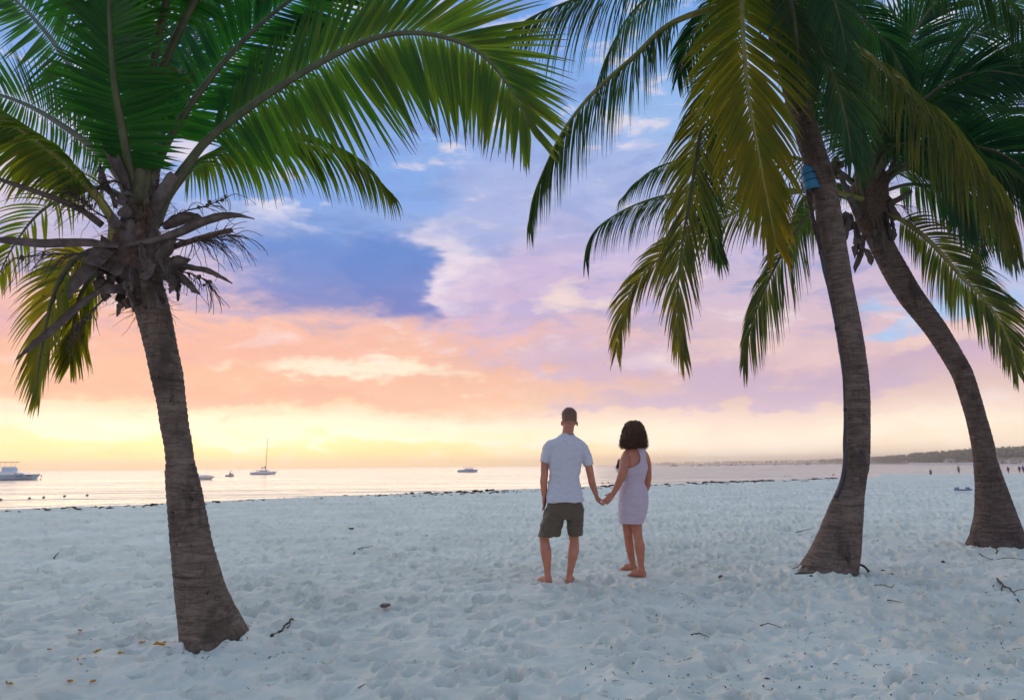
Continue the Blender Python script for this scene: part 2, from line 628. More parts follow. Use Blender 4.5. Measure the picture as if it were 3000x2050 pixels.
M_NUT = mat_plain('young_coconut', (0.10, 0.09, 0.04), 0.6, 0.3, 20.0)


# ------------------------------------------------------------------ beach and sea
WATER_Z = -1.40
rng = np.random.default_rng(7)
CREST_PX = [(0, 1495), (400, 1479), (800, 1461), (1100, 1449), (1500, 1436), (1900, 1419), (2200, 1409), (2400, 1402),
            (2560, 1397), (2700, 1389.5), (2850, 1388), (3000, 1388)]
_cr = [gnd(px, py) for px, py in CREST_PX]
CR_AZ = np.array([math.atan2(p.x, p.y) for p in _cr])
CR_D = np.array([math.hypot(p.x, p.y) for p in _cr])
CR_AZ = np.concatenate([[-1.75, -1.35, -0.95], CR_AZ, [0.9, 1.15, 1.4]])
CR_D = np.concatenate([[16.0, 16.0, 18.0], CR_D, [85.0, 130.0, 260.0]])

# rumpled, trodden sand: height map with 2 cm cells
HX0, HX1, HY0, HY1, HS = -26.0, 34.0, 0.5, 46.0, 0.02
NX, NY = int((HX1 - HX0) / HS), int((HY1 - HY0) / HS)


def blur_noise(nx, ny, sx, sy, seed):
    r = np.random.default_rng(seed)
    a = r.standard_normal((ny, nx)).astype(np.float32)
    fy = np.fft.fftfreq(ny)[:, None]
    fx = np.fft.rfftfreq(nx)[None, :]
    k = np.exp(-2 * (math.pi ** 2) * ((fx * sx) ** 2 + (fy * sy) ** 2)).astype(np.float32)
    b = np.fft.irfft2(np.fft.rfft2(a) * k, s=(ny, nx)).astype(np.float32)
    return b / b.std()


hm = 0.012 * blur_noise(NX, NY, 26, 26, 1) + 0.006 * blur_noise(NX, NY, 6, 6, 2)
hm += 0.014 * (1.0 - np.abs(blur_noise(NX, NY, 4.2, 4.2, 3)) * 1.3)
hm += 0.006 * (1.0 - np.abs(blur_noise(NX, NY, 2.0, 2.0, 4)) * 1.3)
n_foot = 66000
fx_ = rng.uniform(20, NX - 20, n_foot)
fy_ = rng.uniform(20, NY - 20, n_foot)
ang = rng.uniform(0, math.pi, n_foot)
dep = rng.uniform(0.012, 0.045, n_foot)
la = rng.uniform(2.6, 5.6, n_foot)
lb = rng.uniform(1.7, 2.8, n_foot)
HWN = 12
gy, gx = np.mgrid[-HWN:HWN + 1, -HWN:HWN + 1].astype(np.float32)
for i in range(n_foot):
    x0, y0 = int(fx_[i]), int(fy_[i])
    c, s = math.cos(ang[i]), math.sin(ang[i])
    q = ((gx * c + gy * s) / la[i]) ** 2 + ((-gx * s + gy * c) / lb[i]) ** 2
    st = -dep[i] * np.exp(-q ** 3.0) + 0.5 * dep[i] * np.exp(-(np.sqrt(q) - 1.4) ** 2 * 9.0)
    hm[y0 - HWN:y0 + HWN + 1, x0 - HWN:x0 + HWN + 1] += st
hm -= hm.mean()
hm *= 1.1


def bumps(x, y):
    """sampled height of the trodden surface, fading out where it is too far to tell"""
    u = np.clip((x - HX0) / HS, 0, NX - 2.001)
    v = np.clip((y - HY0) / HS, 0, NY - 2.001)
    i, j = u.astype(int), v.astype(int)
    a, b = u - i, v - j
    z = (hm[j, i] * (1 - a) * (1 - b) + hm[j, i + 1] * a * (1 - b) + hm[j + 1, i] * (1 - a) * b + hm[j + 1, i + 1] * a * b)
    inside = (x > HX0 + 1) & (x < HX1 - 1) & (y > HY0 + 0.1) & (y < HY1 - 1)
    return np.where(inside, z, 0.0)


MOUNDS = []        # (x, y, radius, height) piles of sand against the trunks


def beach_height(x, y, fine=True):
    x = np.asarray(x, dtype=float)
    y = np.asarray(y, dtype=float)
    d = np.hypot(x, y)
    az = np.arctan2(x, y)
    dc = np.interp(az, CR_AZ, CR_D)
    right = np.clip((az - 0.42) / 0.16, 0, 1)
    slope = 0.085 * (1 - right) + 0.0182 * right
    over = np.maximum(0, d - dc)
    fall = slope * over * over / (over + 1.5 * (1 - right) + 0.3)
    floor = np.where(right > 0.4, np.where(d < 175, 1.375, 1.375 + (d - 175) * 0.05), 9.0)
    z = -np.minimum(np.minimum(fall, floor), 5.0)
    behind = np.abs(az) > 1.75
    z = np.where(behind, 0.0, z)
    if fine:
        k = np.clip(1.0 - (d - dc + 1.0) / 3.0, 0.15, 1.0)
        z = z + bumps(x, y) * k
    for mx, my, mr, mh in MOUNDS:
        z = z + mh * np.exp(-((x - mx) ** 2 + (y - my) ** 2) / (mr * mr))
    return z


def sand_z(p):
    return float(beach_height(np.array([p[0]]), np.array([p[1]]))[0])


TB1, TB2, TB3 = gnd(630, 1880), gnd(2436, 1690), gnd(2925, 1602)
MOUNDS += [(TB1.x + 0.18, TB1.y + 0.10, 0.42, 0.06), (TB2.x, TB2.y, 0.55, 0.03), (TB3.x, TB3.y, 0.6, 0.03)]


def build_ground():
    azs = np.concatenate([np.linspace(-math.pi, -0.82, 40)[:-1], np.linspace(-0.82, 0.82, 1150), np.linspace(0.82, math.pi, 40)[1:]])
    pyd = np.concatenate([np.arange(900, 60, -2.2), np.arange(60, 12, -1.0)])
    rs = np.concatenate([[0.05, 0.5, 1.0, 1.5, 2.0, 2.4], CAM_H * FPX / pyd, np.geomspace(205, 6000, 40)])
    rs = np.unique(np.round(rs, 4))
    A, D = np.meshgrid(azs, rs)
    X, Y = D * np.sin(A), D * np.cos(A)
    Z = beach_height(X, Y)
    nr, nc = A.shape
    co = np.stack([X, Y, Z], -1).reshape(-1, 3).astype(np.float32)
    idx = np.arange(nr * nc).reshape(nr, nc)
    q = np.stack([idx[:-1, :-1], idx[:-1, 1:], idx[1:, 1:], idx[1:, :-1]], -1).reshape(-1, 4)[:, ::-1]
    me = bpy.data.meshes.new('beach_sand')
    me.vertices.add(len(co))
    me.vertices.foreach_set('co', co.ravel())
    me.loops.add(q.size)
    me.loops.foreach_set('vertex_index', q.ravel().astype(np.int32))
    me.polygons.add(len(q))
    me.polygons.foreach_set('loop_start', (np.arange(len(q)) * 4).astype(np.int32))
    me.polygons.foreach_set('loop_total', np.full(len(q), 4, dtype=np.int32))
    me.polygons.foreach_set('use_smooth', np.ones(len(q), dtype=bool))
    me.update(calc_edges=True)
    me.materials.append(M_SAND)
    o = bpy.data.objects.new('beach_sand', me)
    COL.objects.link(o)
    o['kind'] = 'structure'
    o['label'] = 'pale trodden sand of the beach'


build_ground()

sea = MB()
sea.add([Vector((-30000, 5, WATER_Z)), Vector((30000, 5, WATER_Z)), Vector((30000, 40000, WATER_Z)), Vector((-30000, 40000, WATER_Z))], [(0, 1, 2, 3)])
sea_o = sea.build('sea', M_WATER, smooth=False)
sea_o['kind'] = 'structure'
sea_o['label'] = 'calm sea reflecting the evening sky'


# ------------------------------------------------------------------ coconut palms
def smooth_noise1(rs, n, step):
    k = max(2, int(n / step) + 2)
    a = [rs.uniform(-1, 1) for _ in range(k)]
    return [interp(i / max(1, n - 1) * (k - 1), range(k), a) for i in range(n)]


def trunk(root, rows, D, mat, seed, root_flare=0.0, ring=0.07, up=None):
    """rows: (left px, right px, y px[, depth]) from the ground up"""
    ys = [r_[2] for r_ in rows]
    pts, rad = [], []
    for r_ in rows:
        d = r_[3] if len(r_) > 3 else D
        a, b = at(r_[0], r_[2], d), at(r_[1], r_[2], d)
        pts.append((a + b) / 2)
        rad.append((b - a).length / 2)
    n = 260
    cen = spline(pts, n)
    L = [0.0]
    for a, b in zip(pts, pts[1:]):
        L.append(L[-1] + (b - a).length)
    mb = MB()
    seg = 48
    P, T, S = frames(cen)
    vs, fs = [], []
    tot = 0.0
    for i in range(n):
        if i:
            tot += (P[i] - P[i - 1]).length
        r0 = interp(tot, L, rad)
        ph = tot / ring + 0.35 * mnoise.noise(Vector((0, 0, tot * 6 + seed)))
        fr = ph - math.floor(ph)
        b = T[i].cross(S[i])
        h = P[i].z
        for k in range(seg):
            a = 2 * math.pi * k / seg
            dirv = S[i] * math.cos(a) + b * math.sin(a)
            wob = mnoise.noise(Vector((math.cos(a) * 1.5, math.sin(a) * 1.5, tot * 2.2 + seed * 7)))
            fine = mnoise.noise(Vector((math.cos(a) * 5, math.sin(a) * 5, tot * 9 + seed * 3)))
            rr = r0 * (1 + 0.035 * wob + 0.018 * fine) + 0.007 * (fr - 0.5) * (1.0 if h > 0.5 else 0.5) * (0.6 + 0.8 * abs(wob))
            if root_flare and h < 0.18:
                kf = max(0.0, 1 - h / 0.18)
                rr += root_flare * 0.6 * kf * kf * (0.5 + max(0, mnoise.noise(Vector((math.cos(a) * 3, math.sin(a) * 3, seed)))) * 1.6)
            vs.append(P[i] + dirv * rr)
    for i in range(n - 1):
        for k in range(seg):
            k2 = (k + 1) % seg
            fs.append((i * seg + k, i * seg + k2, (i + 1) * seg + k2, (i + 1) * seg + k))
    fs.append(tuple(range((n - 1) * seg, n * seg)))
    fs.append(tuple(range(seg))[::-1])
    mb.add(vs, fs)
    return mb.build('trunk', mat, root)


LEAF_COUNT = {}


def frond(root, pts, seed, L=0.75, n=101, hint=(0, 0, 1), a0=78, a1=24, droop=0.5, vee=10, s0=0.2, leaf=None, stem=None,
          yellow=0.15, ragged=0.03, w=0.049, r0=0.030, single=False, clump=6.0, tipw=0.0, limp=0.0, asym=(1.0, 1.0), twist=0.35, angs=(1.0, 1.0), apow=0.9):
    rs = random.Random(seed)
    leaf = leaf or M_LEAF
    cp = spline([p if isinstance(p, Vector) else at(*p) for p in pts], 60)
    P, T, S = frames(cp)
    total = sum((b - a).length for a, b in zip(P, P[1:]))
    mb = MB()
    rads = []
    for i in range(60):
        s = i / 59
        r = r0 * (1 - s) ** 0.8 * (1 + 1.1 * max(0, 1 - s / 0.09)) + 0.0032
        rads.append((r * 1.15, r * 0.8))
    tube(mb, P, rads, 8)
    fr = mb.build('frond', stem or M_STEM, root)
    rest = MB()
    down = Vector((0, 0, -1))
    hint0 = Vector(hint).normalized()
    for side in (1, -1):
        jit = smooth_noise1(rs, n, clump)
        jit2 = smooth_noise1(rs, n, clump * 2.2)
        for k in range(n):
            if rs.random() < ragged:
                continue
            s = s0 + (0.995 - s0) * (k + rs.uniform(-0.3, 0.3)) / (n - 1)
            s = min(max(s, 0.0), 1.0)
            x = s * 59
            i = min(int(x), 58)
            p = P[i].lerp(P[i + 1], x - i)
            t = T[i].lerp(T[i + 1], x - i).normalized()
            sv = t.cross(hint0)
            if sv.length < 0.15:
                sv = S[i]
            sv.normalize()
            nv = sv.cross(t).normalized()
            q = max(0.0, (s - s0) / (1 - s0))
            ang = math.radians((a0 + (a1 - a0) * q ** apow) * (angs[0] if side > 0 else angs[1]) + jit[k] * 7 + rs.uniform(-3, 3))
            ve = math.radians(vee + jit2[k] * 9 + rs.uniform(-4, 4))
            d = t * math.cos(ang) + (sv * (side * math.cos(ve)) + nv * math.sin(ve)) * math.sin(ang)
            prof = min(1.0, 0.52 + 1.75 * q) if q < 0.3 else (1.0 if q < 0.55 else 1.0 - 0.62 * ((q - 0.55) / 0.45) ** 1.3)
            ln = L * prof * rs.uniform(0.88, 1.06) * (asym[0] if side > 0 else asym[1])
            if limp and rs.random() < limp:
                dl, ln = droop * 2.6, ln * rs.uniform(0.8, 1.0)
            else:
                dl = droop
            segs = 7
            wv0 = nv.cross(d)
            if wv0.length < 1e-4:
                wv0 = sv
            wv0.normalize()
            tw = rs.uniform(-twist, twist) * 1.5
            rnd = rs.random()
            yl = min(1.0, max(0.0, yellow * rs.uniform(0.5, 1.5) + tipw * q))
            pos = p.copy()
            vs, fs, cols = [], [], []
            ww = w * (0.75 + 0.25 * prof) * rs.uniform(0.85, 1.15)
            for j in range(segs + 1):
                u = j / segs
                wid = ww * (0.16 + 0.84 * min(1, u * 4.2)) * (1 - u ** 1.7) ** 1.15 + 0.0016
                nn = d.cross(wv0).normalized()
                wv = (wv0 * math.cos(tw * u) + nn * math.sin(tw * u)).normalized()
                fold = nn * (wid * 0.28)
                vs += [pos - wv * wid * 0.5 + fold, pos - fold * 0.2, pos + wv * wid * 0.5 + fold]
                cols += [(rnd, u, yl, 1.0)] * 3
                d = (d + down * (dl * (0.10 + 0.34 * u)) + Vector((rs.uniform(-1, 1), rs.uniform(-1, 1), rs.uniform(-1, 1))) * 0.018).normalized()
                wv0 = (wv0 - d * wv0.dot(d))
                wv0 = wv0.normalized() if wv0.length > 1e-5 else d.orthogonal().normalized()
                pos = pos + d * (ln / segs)
            for j in range(segs):
                o = j * 3
                fs += [(o, o + 1, o + 4, o + 3), (o + 1, o + 2, o + 5, o + 4)]
            key = root.name
            if single and LEAF_COUNT.get(key, 0) < 300:
                LEAF_COUNT[key] = LEAF_COUNT.get(key, 0) + 1
                m1 = MB()
                m1.add(vs, fs, cols)
                m1.build('leaflet', leaf, fr)
            else:
                rest.add(vs, fs, cols)
    if rest.v:
        rest.build('small_leaflets', leaf, fr, kind='stuff')
    return fr


def spathe(root, pts, wid, seed, mat=None, name='dry_spathe', curl=0.6, thick=0.006):
    """boat shaped dry sheath / leaf base: a thick curved blade"""
    mat = mat or M_DEAD
    cp = spline([at(*p) for p in pts], 18)
    P, T, S = frames(cp)
    mb = MB()
    vs, fs = [], []
    m_ = 7
    rs = random.Random(seed)
    for lay in (0, 1):
        for i in range(18):
            s = i / 17
            wd = wid * (0.25 + 0.75 * math.sin(math.pi * min(1, s * 0.85 + 0.12)) ** 0.8) * (1 - 0.95 * max(0, (s - 0.8) / 0.2) ** 1.5)
            up = Vector((0, 0, 1))
            sv = T[i].cross(up)
            sv = sv.normalized() if sv.length > 0.05 else S[i]
            sv = (sv * 0.5 + Vector((0, -0.5, 0.62))).normalized()
            sv = (sv - T[i] * sv.dot(T[i])).normalized()
            nv = sv.cross(T[i]).normalized()
            for k in range(m_):
                u = (k / (m_ - 1)) * 2 - 1
                rough = 0.16 * mnoise.noise(Vector((s * 7, u * 2.5, seed))) + 0.08 * mnoise.noise(Vector((s * 19, u * 6, seed)))
                vs.append(P[i] + sv * (wd * u * (1 + rough)) + nv * (curl * wd * (u * u) + lay * thick + rough * 0.1))
    n1 = 18 * m_
    for i in range(17):
        for k in range(m_ - 1):
            a = i * m_ + k
            fs.append((a, a + 1, a + m_ + 1, a + m_))
            fs.append((n1 + a, n1 + a + m_, n1 + a + m_ + 1, n1 + a + 1))
        for k in (0, m_ - 1):
            a, b = i * m_ + k, (i + 1) * m_ + k
            fs.append((a, b, n1 + b, n1 + a))
    for i in (0, 17):
        for k in range(m_ - 1):
            a = i * m_ + k
            fs.append((a, a + 1, n1 + a + 1, n1 + a))
    mb.add(vs, fs)
    return mb.build(name, mat, root)


def stub(root, pts, r0, r1, mat=None, name='cut_leaf_stalk', flat=0.6):
    cp = spline([at(*p) for p in pts], 14)
    mb = MB()
    tube(mb, cp, [(r0 + (r1 - r0) * i / 13) * (1 + 0.08 * math.sin(i * 2.3)) for i in range(14)], 9, flat)
    return mb.build(name, mat or M_DEAD, root)


def flower_stalk(root, pts, seed, n=16, ln=0.28, nuts=0, r=0.008):
    """dry branching stalk with thin drooping twigs and a few small nuts"""
    rs = random.Random(seed)
    cp = spline([at(*p) for p in pts], 14)
    mb = MB()
    tube(mb, cp, [r * (1 - 0.6 * i / 13) for i in range(14)], 6)
    P, T, S = frames(cp)
    for k in range(n):
        i = rs.randint(3, 13)
        d = (T[i] + Vector((rs.uniform(-1, 1), rs.uniform(-0.6, 0.6), rs.uniform(-0.9, 0.5))) * 0.9).normalized()
        p = P[i].copy()
        pp = [p.copy()]
        l_ = ln * rs.uniform(0.5, 1.2)
        for j in range(9):
            d = (d + Vector((rs.uniform(-1, 1) * 0.28, rs.uniform(-1, 1) * 0.28, -0.13 + rs.uniform(-1, 1) * 0.22))).normalized()
            p = p + d * (l_ / 9)
            pp.append(p.copy())
        tube(mb, pp, [0.0034 * (1 - 0.5 * j / 9) for j in range(10)], 4)
    fs_ = mb.build('flower_stalk', M_TWIG, root)
    for k in range(nuts):
        i = rs.randint(7, 13)
        c = P[i] + Vector((rs.uniform(-1, 1), rs.uniform(-1, 1), rs.uniform(-1, 0.4))) * 0.03
        nb = MB()
        lump(nb, c, rs.uniform(0.011, 0.017), k + seed, 0.2, 8, 6)
        nb.build('nut', M_NUT if rs.random() < 0.4 else M_TWIG, fs_)
    return fs_


def fibre_mass(root, pts, rad, seed, wisps=160, wl=0.16):
    cp = spline([at(*p) for p in pts], 16)
    mb = MB()
    rs = random.Random(seed)
    rr = [interp(i, np.linspace(0, 15, len(rad)), rad) for i in range(16)]
    P, T, S = frames(cp)
    vs, fs = [], []
    seg = 28
    for i in range(16):
        b = T[i].cross(S[i])
        for k in range(seg):
            a = 2 * math.pi * k / seg
            wob = 1 + 0.22 * mnoise.noise(Vector((math.cos(a) * 2, math.sin(a) * 2, i * 0.6 + seed))) + 0.10 * mnoise.noise(Vector((math.cos(a) * 6, math.sin(a) * 6, i * 1.6)))
            vs.append(P[i] + (S[i] * math.cos(a) + b * math.sin(a)) * rr[i] * wob)
    for i in range(15):
        for k in range(seg):
            k2 = (k + 1) % seg
            fs.append((i * seg + k, i * seg + k2, (i + 1) * seg + k2, (i + 1) * seg + k))
    fs += [tuple(range(seg))[::-1], tuple(range(15 * seg, 16 * seg))]
    mb.add(vs, fs)
    for k in range(wisps):
        i = rs.randint(0, 15)
        a = rs.uniform(0, 2 * math.pi)
        b = T[i].cross(S[i])
        o = (S[i] * math.cos(a) + b * math.sin(a))
        p = P[i] + o * rr[i] * 0.95
        d = (o + Vector((0, 0, rs.uniform(-0.8, 0.6)))).normalized()
        pp = [p]
        l_ = wl * rs.uniform(0.4, 1.2)
        for j in range(4):
            d = (d + Vector((rs.uniform(-1, 1), rs.uniform(-1, 1), rs.uniform(-1.2, 0.6))) * 0.35).normalized()
            pp.append(pp[-1] + d * l_ / 4)
        tube(mb, pp, [0.0022, 0.002, 0.0018, 0.0015, 0.001], 3)
    return mb.build('fibre_mass', M_FIBRE, root)


def ragged_bits(root, cpts, n, seed, size=0.05):
    """torn scraps of old leaf sheath round the top of a trunk, each its own blade"""
    rs = random.Random(seed)
    for k in range(n):
        px, py, D = cpts[k % len(cpts)]
        px += rs.uniform(-14, 14)
        py += rs.uniform(-14, 14)
        D += rs.uniform(-0.12, 0.05)
        dx, dy = rs.uniform(-30, 30), rs.uniform(40, 110)
        spathe(root, [(px, py, D), (px + dx * 0.6, py + dy * 0.5, D - 0.03), (px + dx, py + dy, D - 0.02)],
               size * rs.uniform(0.6, 1.2), seed + k, name='torn_sheath')


# ---- the near palm on the left -------------------------------------------------
D1 = TB1.y
palm1 = thing('palm_tree', 'short grey trunked coconut palm with a ragged crown of dry sheaths and bright green fronds', 'palm', (TB1.x, TB1.y, 0.0))
trunk(palm1, [(528, 742, 1930), (530, 728, 1885), (531, 704, 1840), (526, 684, 1800), (518, 659, 1740), (512, 640, 1680), (505, 617, 1600),
              (497, 602, 1520), (491, 588, 1440), (487, 574, 1385), (489, 566, 1350), (484, 559, 1300), (474, 549, 1250), (463, 541, 1180), (446, 533, 1100),
              (430, 515, 1020), (412, 503, 950), (396, 490, 890), (392, 476, 850), (394, 470, 800), (384, 460, 740)], D1, M_TR1, 1, ring=0.055)
fibre_mass(palm1, [(436, 905, D1), (420, 840, D1), (405, 760, D1), (405, 690, D1), (408, 620, D1), (418, 540, D1), (424, 470, D1)],
           [0.09, 0.15, 0.185, 0.155, 0.095, 0.06, 0.035], 3, 520, 0.20)
UP = (0, 0, 1)
TOW = (0, -1, 0.15)
# big arching frond to the right, seen from beneath
frond(palm1, [(440, 655, D1), (503, 545, D1 - .05), (560, 468, D1 - .08), (620, 400, D1 - .1), (775, 284, D1 - .2), (968, 168, D1 - .3), (1123, 106, D1 - .38),
              (1259, 101, D1 - .45), (1394, 148, D1 - .5), (1485, 245, D1 - .52), (1552, 372, D1 - .52)], 11, L=0.98, n=128, hint=(0.05, 1, -0.1), a0=88, a1=24, apow=2.0, angs=(0.66, 1.0),
      droop=0.10, vee=4, s0=0.22, yellow=0.12, tipw=0.25, w=0.049, r0=0.034, single=True, clump=9, ragged=0.0)
# upright frond leaning towards the camera
frond(palm1, [(412, 640, D1 - .02), (385, 520, D1 - .1), (366, 419, D1 - .25), (339, 264, D1 - .45), (328, 132, D1 - .65), (322, 0, D1 - .85), (322, -150, D1 - 1.05), (330, -300, D1 - 1.2)], 12,
      L=0.62, n=114, hint=(0, 1, -0.35), a0=90, a1=40, droop=0.04, vee=-6, s0=0.18, yellow=0.027, w=0.049, r0=0.034, single=True, asym=(0.85, 1.15), ragged=0.01)
# rearward upright fronds
frond(palm1, [(425, 600, D1 + .05), (470, 400, D1 + .25), (560, 140, D1 + .5), (635, 10, D1 + .7), (720, -150, D1 + .9), (800, -250, D1 + 1.1)], 13, L=0.75, n=103, hint=(0, 1, 0.1),
      a0=70, a1=30, droop=0.06, yellow=0.0, w=0.049, leaf=M_LEAF)
frond(palm1, [(415, 600, D1 + .08), (440, 420, D1 + .35), (450, 200, D1 + .6), (440, 0, D1 + .8), (420, -200, D1 + 1.0)], 14, L=0.75, n=96, hint=(0.2, 1, 0.1), a0=70, a1=30, droop=0.08, yellow=0.0, w=0.049)
frond(palm1, [(405, 600, D1 + .05), (330, 400, D1 + .3), (230, 230, D1 + .5), (130, 90, D1 + .7), (20, -20, D1 + .9), (-100, -90, D1 + 1.1)], 15, L=0.7, n=92, hint=(0, 1, 0.3), a0=75, a1=28, droop=0.10, yellow=0.041)
frond(palm1, [(400, 620, D1 + .05), (320, 480, D1 + .25), (200, 380, D1 + .45), (60, 300, D1 + .7), (-90, 260, D1 + .9), (-220, 270, D1 + 1.1)], 16, L=0.6, n=87, hint=(0, 0.8, 0.6), a0=70, a1=28, droop=0.18, yellow=0.068, w=0.035)
frond(palm1, [(420, 600, D1 - .02), (500, 400, D1 - .1), (640, 200, D1 - .1), (800, 40, D1 - .1), (980, -80, D1 - .1), (1150, -150, D1 - .1)], 17, L=0.8, n=96, hint=(0, 1, 0.2), a0=70, a1=28, droop=0.1, yellow=0.0, w=0.046)
# arching left frond with hanging leaflets
frond(palm1, [(345, 710, D1 - .05), (326, 639, D1 - .12), (264, 551, D1 - .22), (198, 480, D1 - .3), (132, 428, D1 - .36), (44, 366, D1 - .45), (-40, 325, D1 - .55), (-160, 320, D1 - .65), (-260, 380, D1 - .7)], 18,
      L=0.62, n=105, hint=(0.2, 0.5, 0.85), a0=66, a1=26, droop=0.85, vee=-22, s0=0.24, yellow=0.42, tipw=0.1, r0=0.034, w=0.041, stem=M_STEMY)
# hanging lower-left frond
frond(palm1, [(360, 740, D1 + .05), (287, 731, D1 + .1), (212, 769, D1 + .15), (158, 868, D1 + .2), (128, 1000, D1 + .22), (112, 1090, D1 + .24), (110, 1150, D1 + .25)], 19, L=0.55, n=71, hint=(0.5, 1, 0.4),
      a0=60, a1=16, droop=0.5, vee=-8, s0=0.22, yellow=0.85, tipw=0.4, w=0.038, leaf=M_LEAF, ragged=0.1)
frond(palm1, [(370, 750, D1 + .1), (300, 780, D1 + .2), (240, 860, D1 + .3), (215, 960, D1 + .35), (205, 1060, D1 + .38)], 20, L=0.5, n=57, hint=(0.2, 1, 0.3),
      a0=58, a1=18, droop=0.35, vee=-8, s0=0.25, yellow=0.85, tipw=0.3, w=0.035, ragged=0.14)
# frond behind, arching away to the right
frond(palm1, [(450, 650, D1 + .1), (520, 540, D1 + .3), (600, 462, D1 + .55), (720, 420, D1 + .8), (880, 410, D1 + 1.0), (1040, 470, D1 + 1.15), (1150, 575, D1 + 1.2)], 21, L=0.72, n=96, hint=(-0.1, 0.25, 1),
      a0=66, a1=20, droop=0.85, vee=-16, s0=0.22, yellow=0.22, tipw=0.2, w=0.041)
frond(palm1, [(400, 650, D1 - .05), (330, 560, D1 + .0), (230, 560, D1 + .1), (120, 620, D1 + .2), (40, 720, D1 + .3), (-20, 840, D1 + .3)], 22, L=0.42, n=46, hint=(0, 0.5, 1), a0=62, a1=24, droop=0.5,
      yellow=0.5, w=0.022, ragged=0.4, r0=0.02)
# fronds added over the camera, mostly out of view, to shade the near sand
for k, (x1, x2, x3, x4) in enumerate([(430, 520, 700, 1100), (400, 330, 200, -100), (440, 640, 1000, 1700), (385, 200, -150, -700)]):
    frond(palm1, [(412, 610, D1 - .03), (x1, 300, D1 - .25), (x2, -120, D1 - .7), (x3, -620, D1 - 1.3), ((x3 + x4) / 2, -1150, D1 - 1.9), (x4, -1600, D1 - 2.4)], 400 + k, L=0.7, n=90, hint=(0, 0.6, 1), a0=80, a1=35, droop=0.25, vee=-4, s0=0.3, yellow=0.02, w=0.048)
# dry sheaths and cut stalks
spathe(palm1, [(371, 722, D1 - .22), (450, 712, D1 - .25), (520, 690, D1 - .26), (600, 655, D1 - .26), (680, 634, D1 - .26), (745, 642, D1 - .26)], 0.040, 31, curl=0.8)
stub(palm1, [(500, 725, D1 - .12), (560, 706, D1 - .18), (620, 688, D1 - .2), (680, 674, D1 - .2)], 0.034, 0.028, M_FIBRE)
spathe(palm1, [(350, 722, D1 - .2), (250, 714, D1 - .25), (130, 716, D1 - .3), (20, 706, D1 - .3), (-60, 700, D1 - .3)], 0.034, 32, curl=0.7)
stub(palm1, [(300, 660, D1 - .1), (230, 610, D1 - .18), (130, 570, D1 - .25), (40, 540, D1 - .3), (-60, 505, D1 - .3)], 0.030, 0.013, M_DEAD, 'dry_stalk')
spathe(palm1, [(300, 850, D1 - .18), (240, 895, D1 - .2), (150, 975, D1 - .22), (48, 1054, D1 - .22)], 0.028, 33, curl=0.9)
spathe(palm1, [(490, 770, D1 - .15), (540, 785, D1 - .2), (610, 800, D1 - .2), (680, 832, D1 - .2)], 0.028, 34, curl=0.7)
spathe(palm1, [(505, 800, D1 - .15), (530, 825, D1 - .2), (560, 850, D1 - .22), (585, 862, D1 - .22)], 0.065, 35, curl=0.5, name='torn_sheath')
spathe(palm1, [(412, 715, D1 - .24), (414, 760, D1 - .27), (420, 800, D1 - .26), (427, 830, D1 - .25)], 0.040, 36, curl=0.5, name='torn_sheath')
spathe(palm1, [(330, 740, D1 - .2), (270, 790, D1 - .22), (225, 840, D1 - .24), (204, 880, D1 - .24)], 0.05, 37, curl=0.9)
spathe(palm1, [(365, 560, D1 - .14), (345, 500, D1 - .16), (328, 440, D1 - .17), (312, 385, D1 - .16)], 0.045, 38, curl=0.9)
spathe(palm1, [(335, 610, D1 - .12), (318, 560, D1 - .14), (305, 520, D1 - .14), (293, 478, D1 - .14)], 0.03, 39, curl=0.9)
spathe(palm1, [(455, 600, D1 - .12), (462, 560, D1 - .14), (468, 510, D1 - .14)], 0.03, 40, curl=0.9)
stub(palm1, [(430, 640, D1 - .1), (470, 575, D1 - .16), (500, 525, D1 - .16), (512, 512, D1 - .16)], 0.06, 0.042, M_DEAD)
stub(palm1, [(425, 600, D1 - .05), (428, 500, D1 - .08), (432, 420, D1 - .1), (445, 350, D1 - .08)], 0.06, 0.045, M_STEM, 'young_stalk')
spathe(palm1, [(480, 670, D1 - .12), (530, 650, D1 - .14), (570, 640, D1 - .14), (600, 648, D1 - .14)], 0.05, 41, curl=0.6, name='torn_sheath')
ragged_bits(palm1, [(330, 770, D1 - .12), (370, 780, D1 - .2), (450, 770, D1 - .2), (490, 790, D1 - .1), (310, 820, D1 - .1), (350, 850, D1 - .15), (470, 830, D1 - .15)], 18, 50, 0.038)
for k, (bx, by, tx, ty) in enumerate([(360, 800, 300, 690), (380, 770, 330, 620), (395, 760, 370, 590), (420, 770, 425, 600), (440, 770, 470, 620), (460, 780, 520, 700), (350, 830, 270, 760), (480, 820, 560, 760),
                                      (370, 860, 300, 850), (400, 880, 370, 905), (450, 880, 470, 910), (340, 800, 250, 740), (430, 720, 440, 560), (385, 710, 360, 560)]):
    d_ = -0.16 - 0.02 * (k % 3)
    spathe(palm1, [(bx, by, D1 + d_ + .04), ((bx * 2 + tx) / 3, (by * 2 + ty) / 3 - 6, D1 + d_), ((bx + 2 * tx) / 3, (by + 2 * ty) / 3 - 4, D1 + d_ - .03), (tx, ty, D1 + d_ - .02)], 0.040 + 0.012 * (k % 4), 300 + k, M_DEAD if k % 3 else M_FIBRE, 'leaf_base', 0.7)
flower_stalk(palm1, [(500, 700, D1 - .15), (560, 705, D1 - .2), (620, 695, D1 - .22), (680, 690, D1 - .22)], 61, 68, 0.30, 2)
flower_stalk(palm1, [(500, 790, D1 - .1), (550, 800, D1 - .15), (590, 815, D1 - .16), (620, 840, D1 - .16)], 62, 27, 0.26, 4)
flower_stalk(palm1, [(470, 660, D1 - .1), (540, 620, D1 - .14), (600, 605, D1 - .14), (660, 580, D1 - .14)], 63, 30, 0.22, 5)
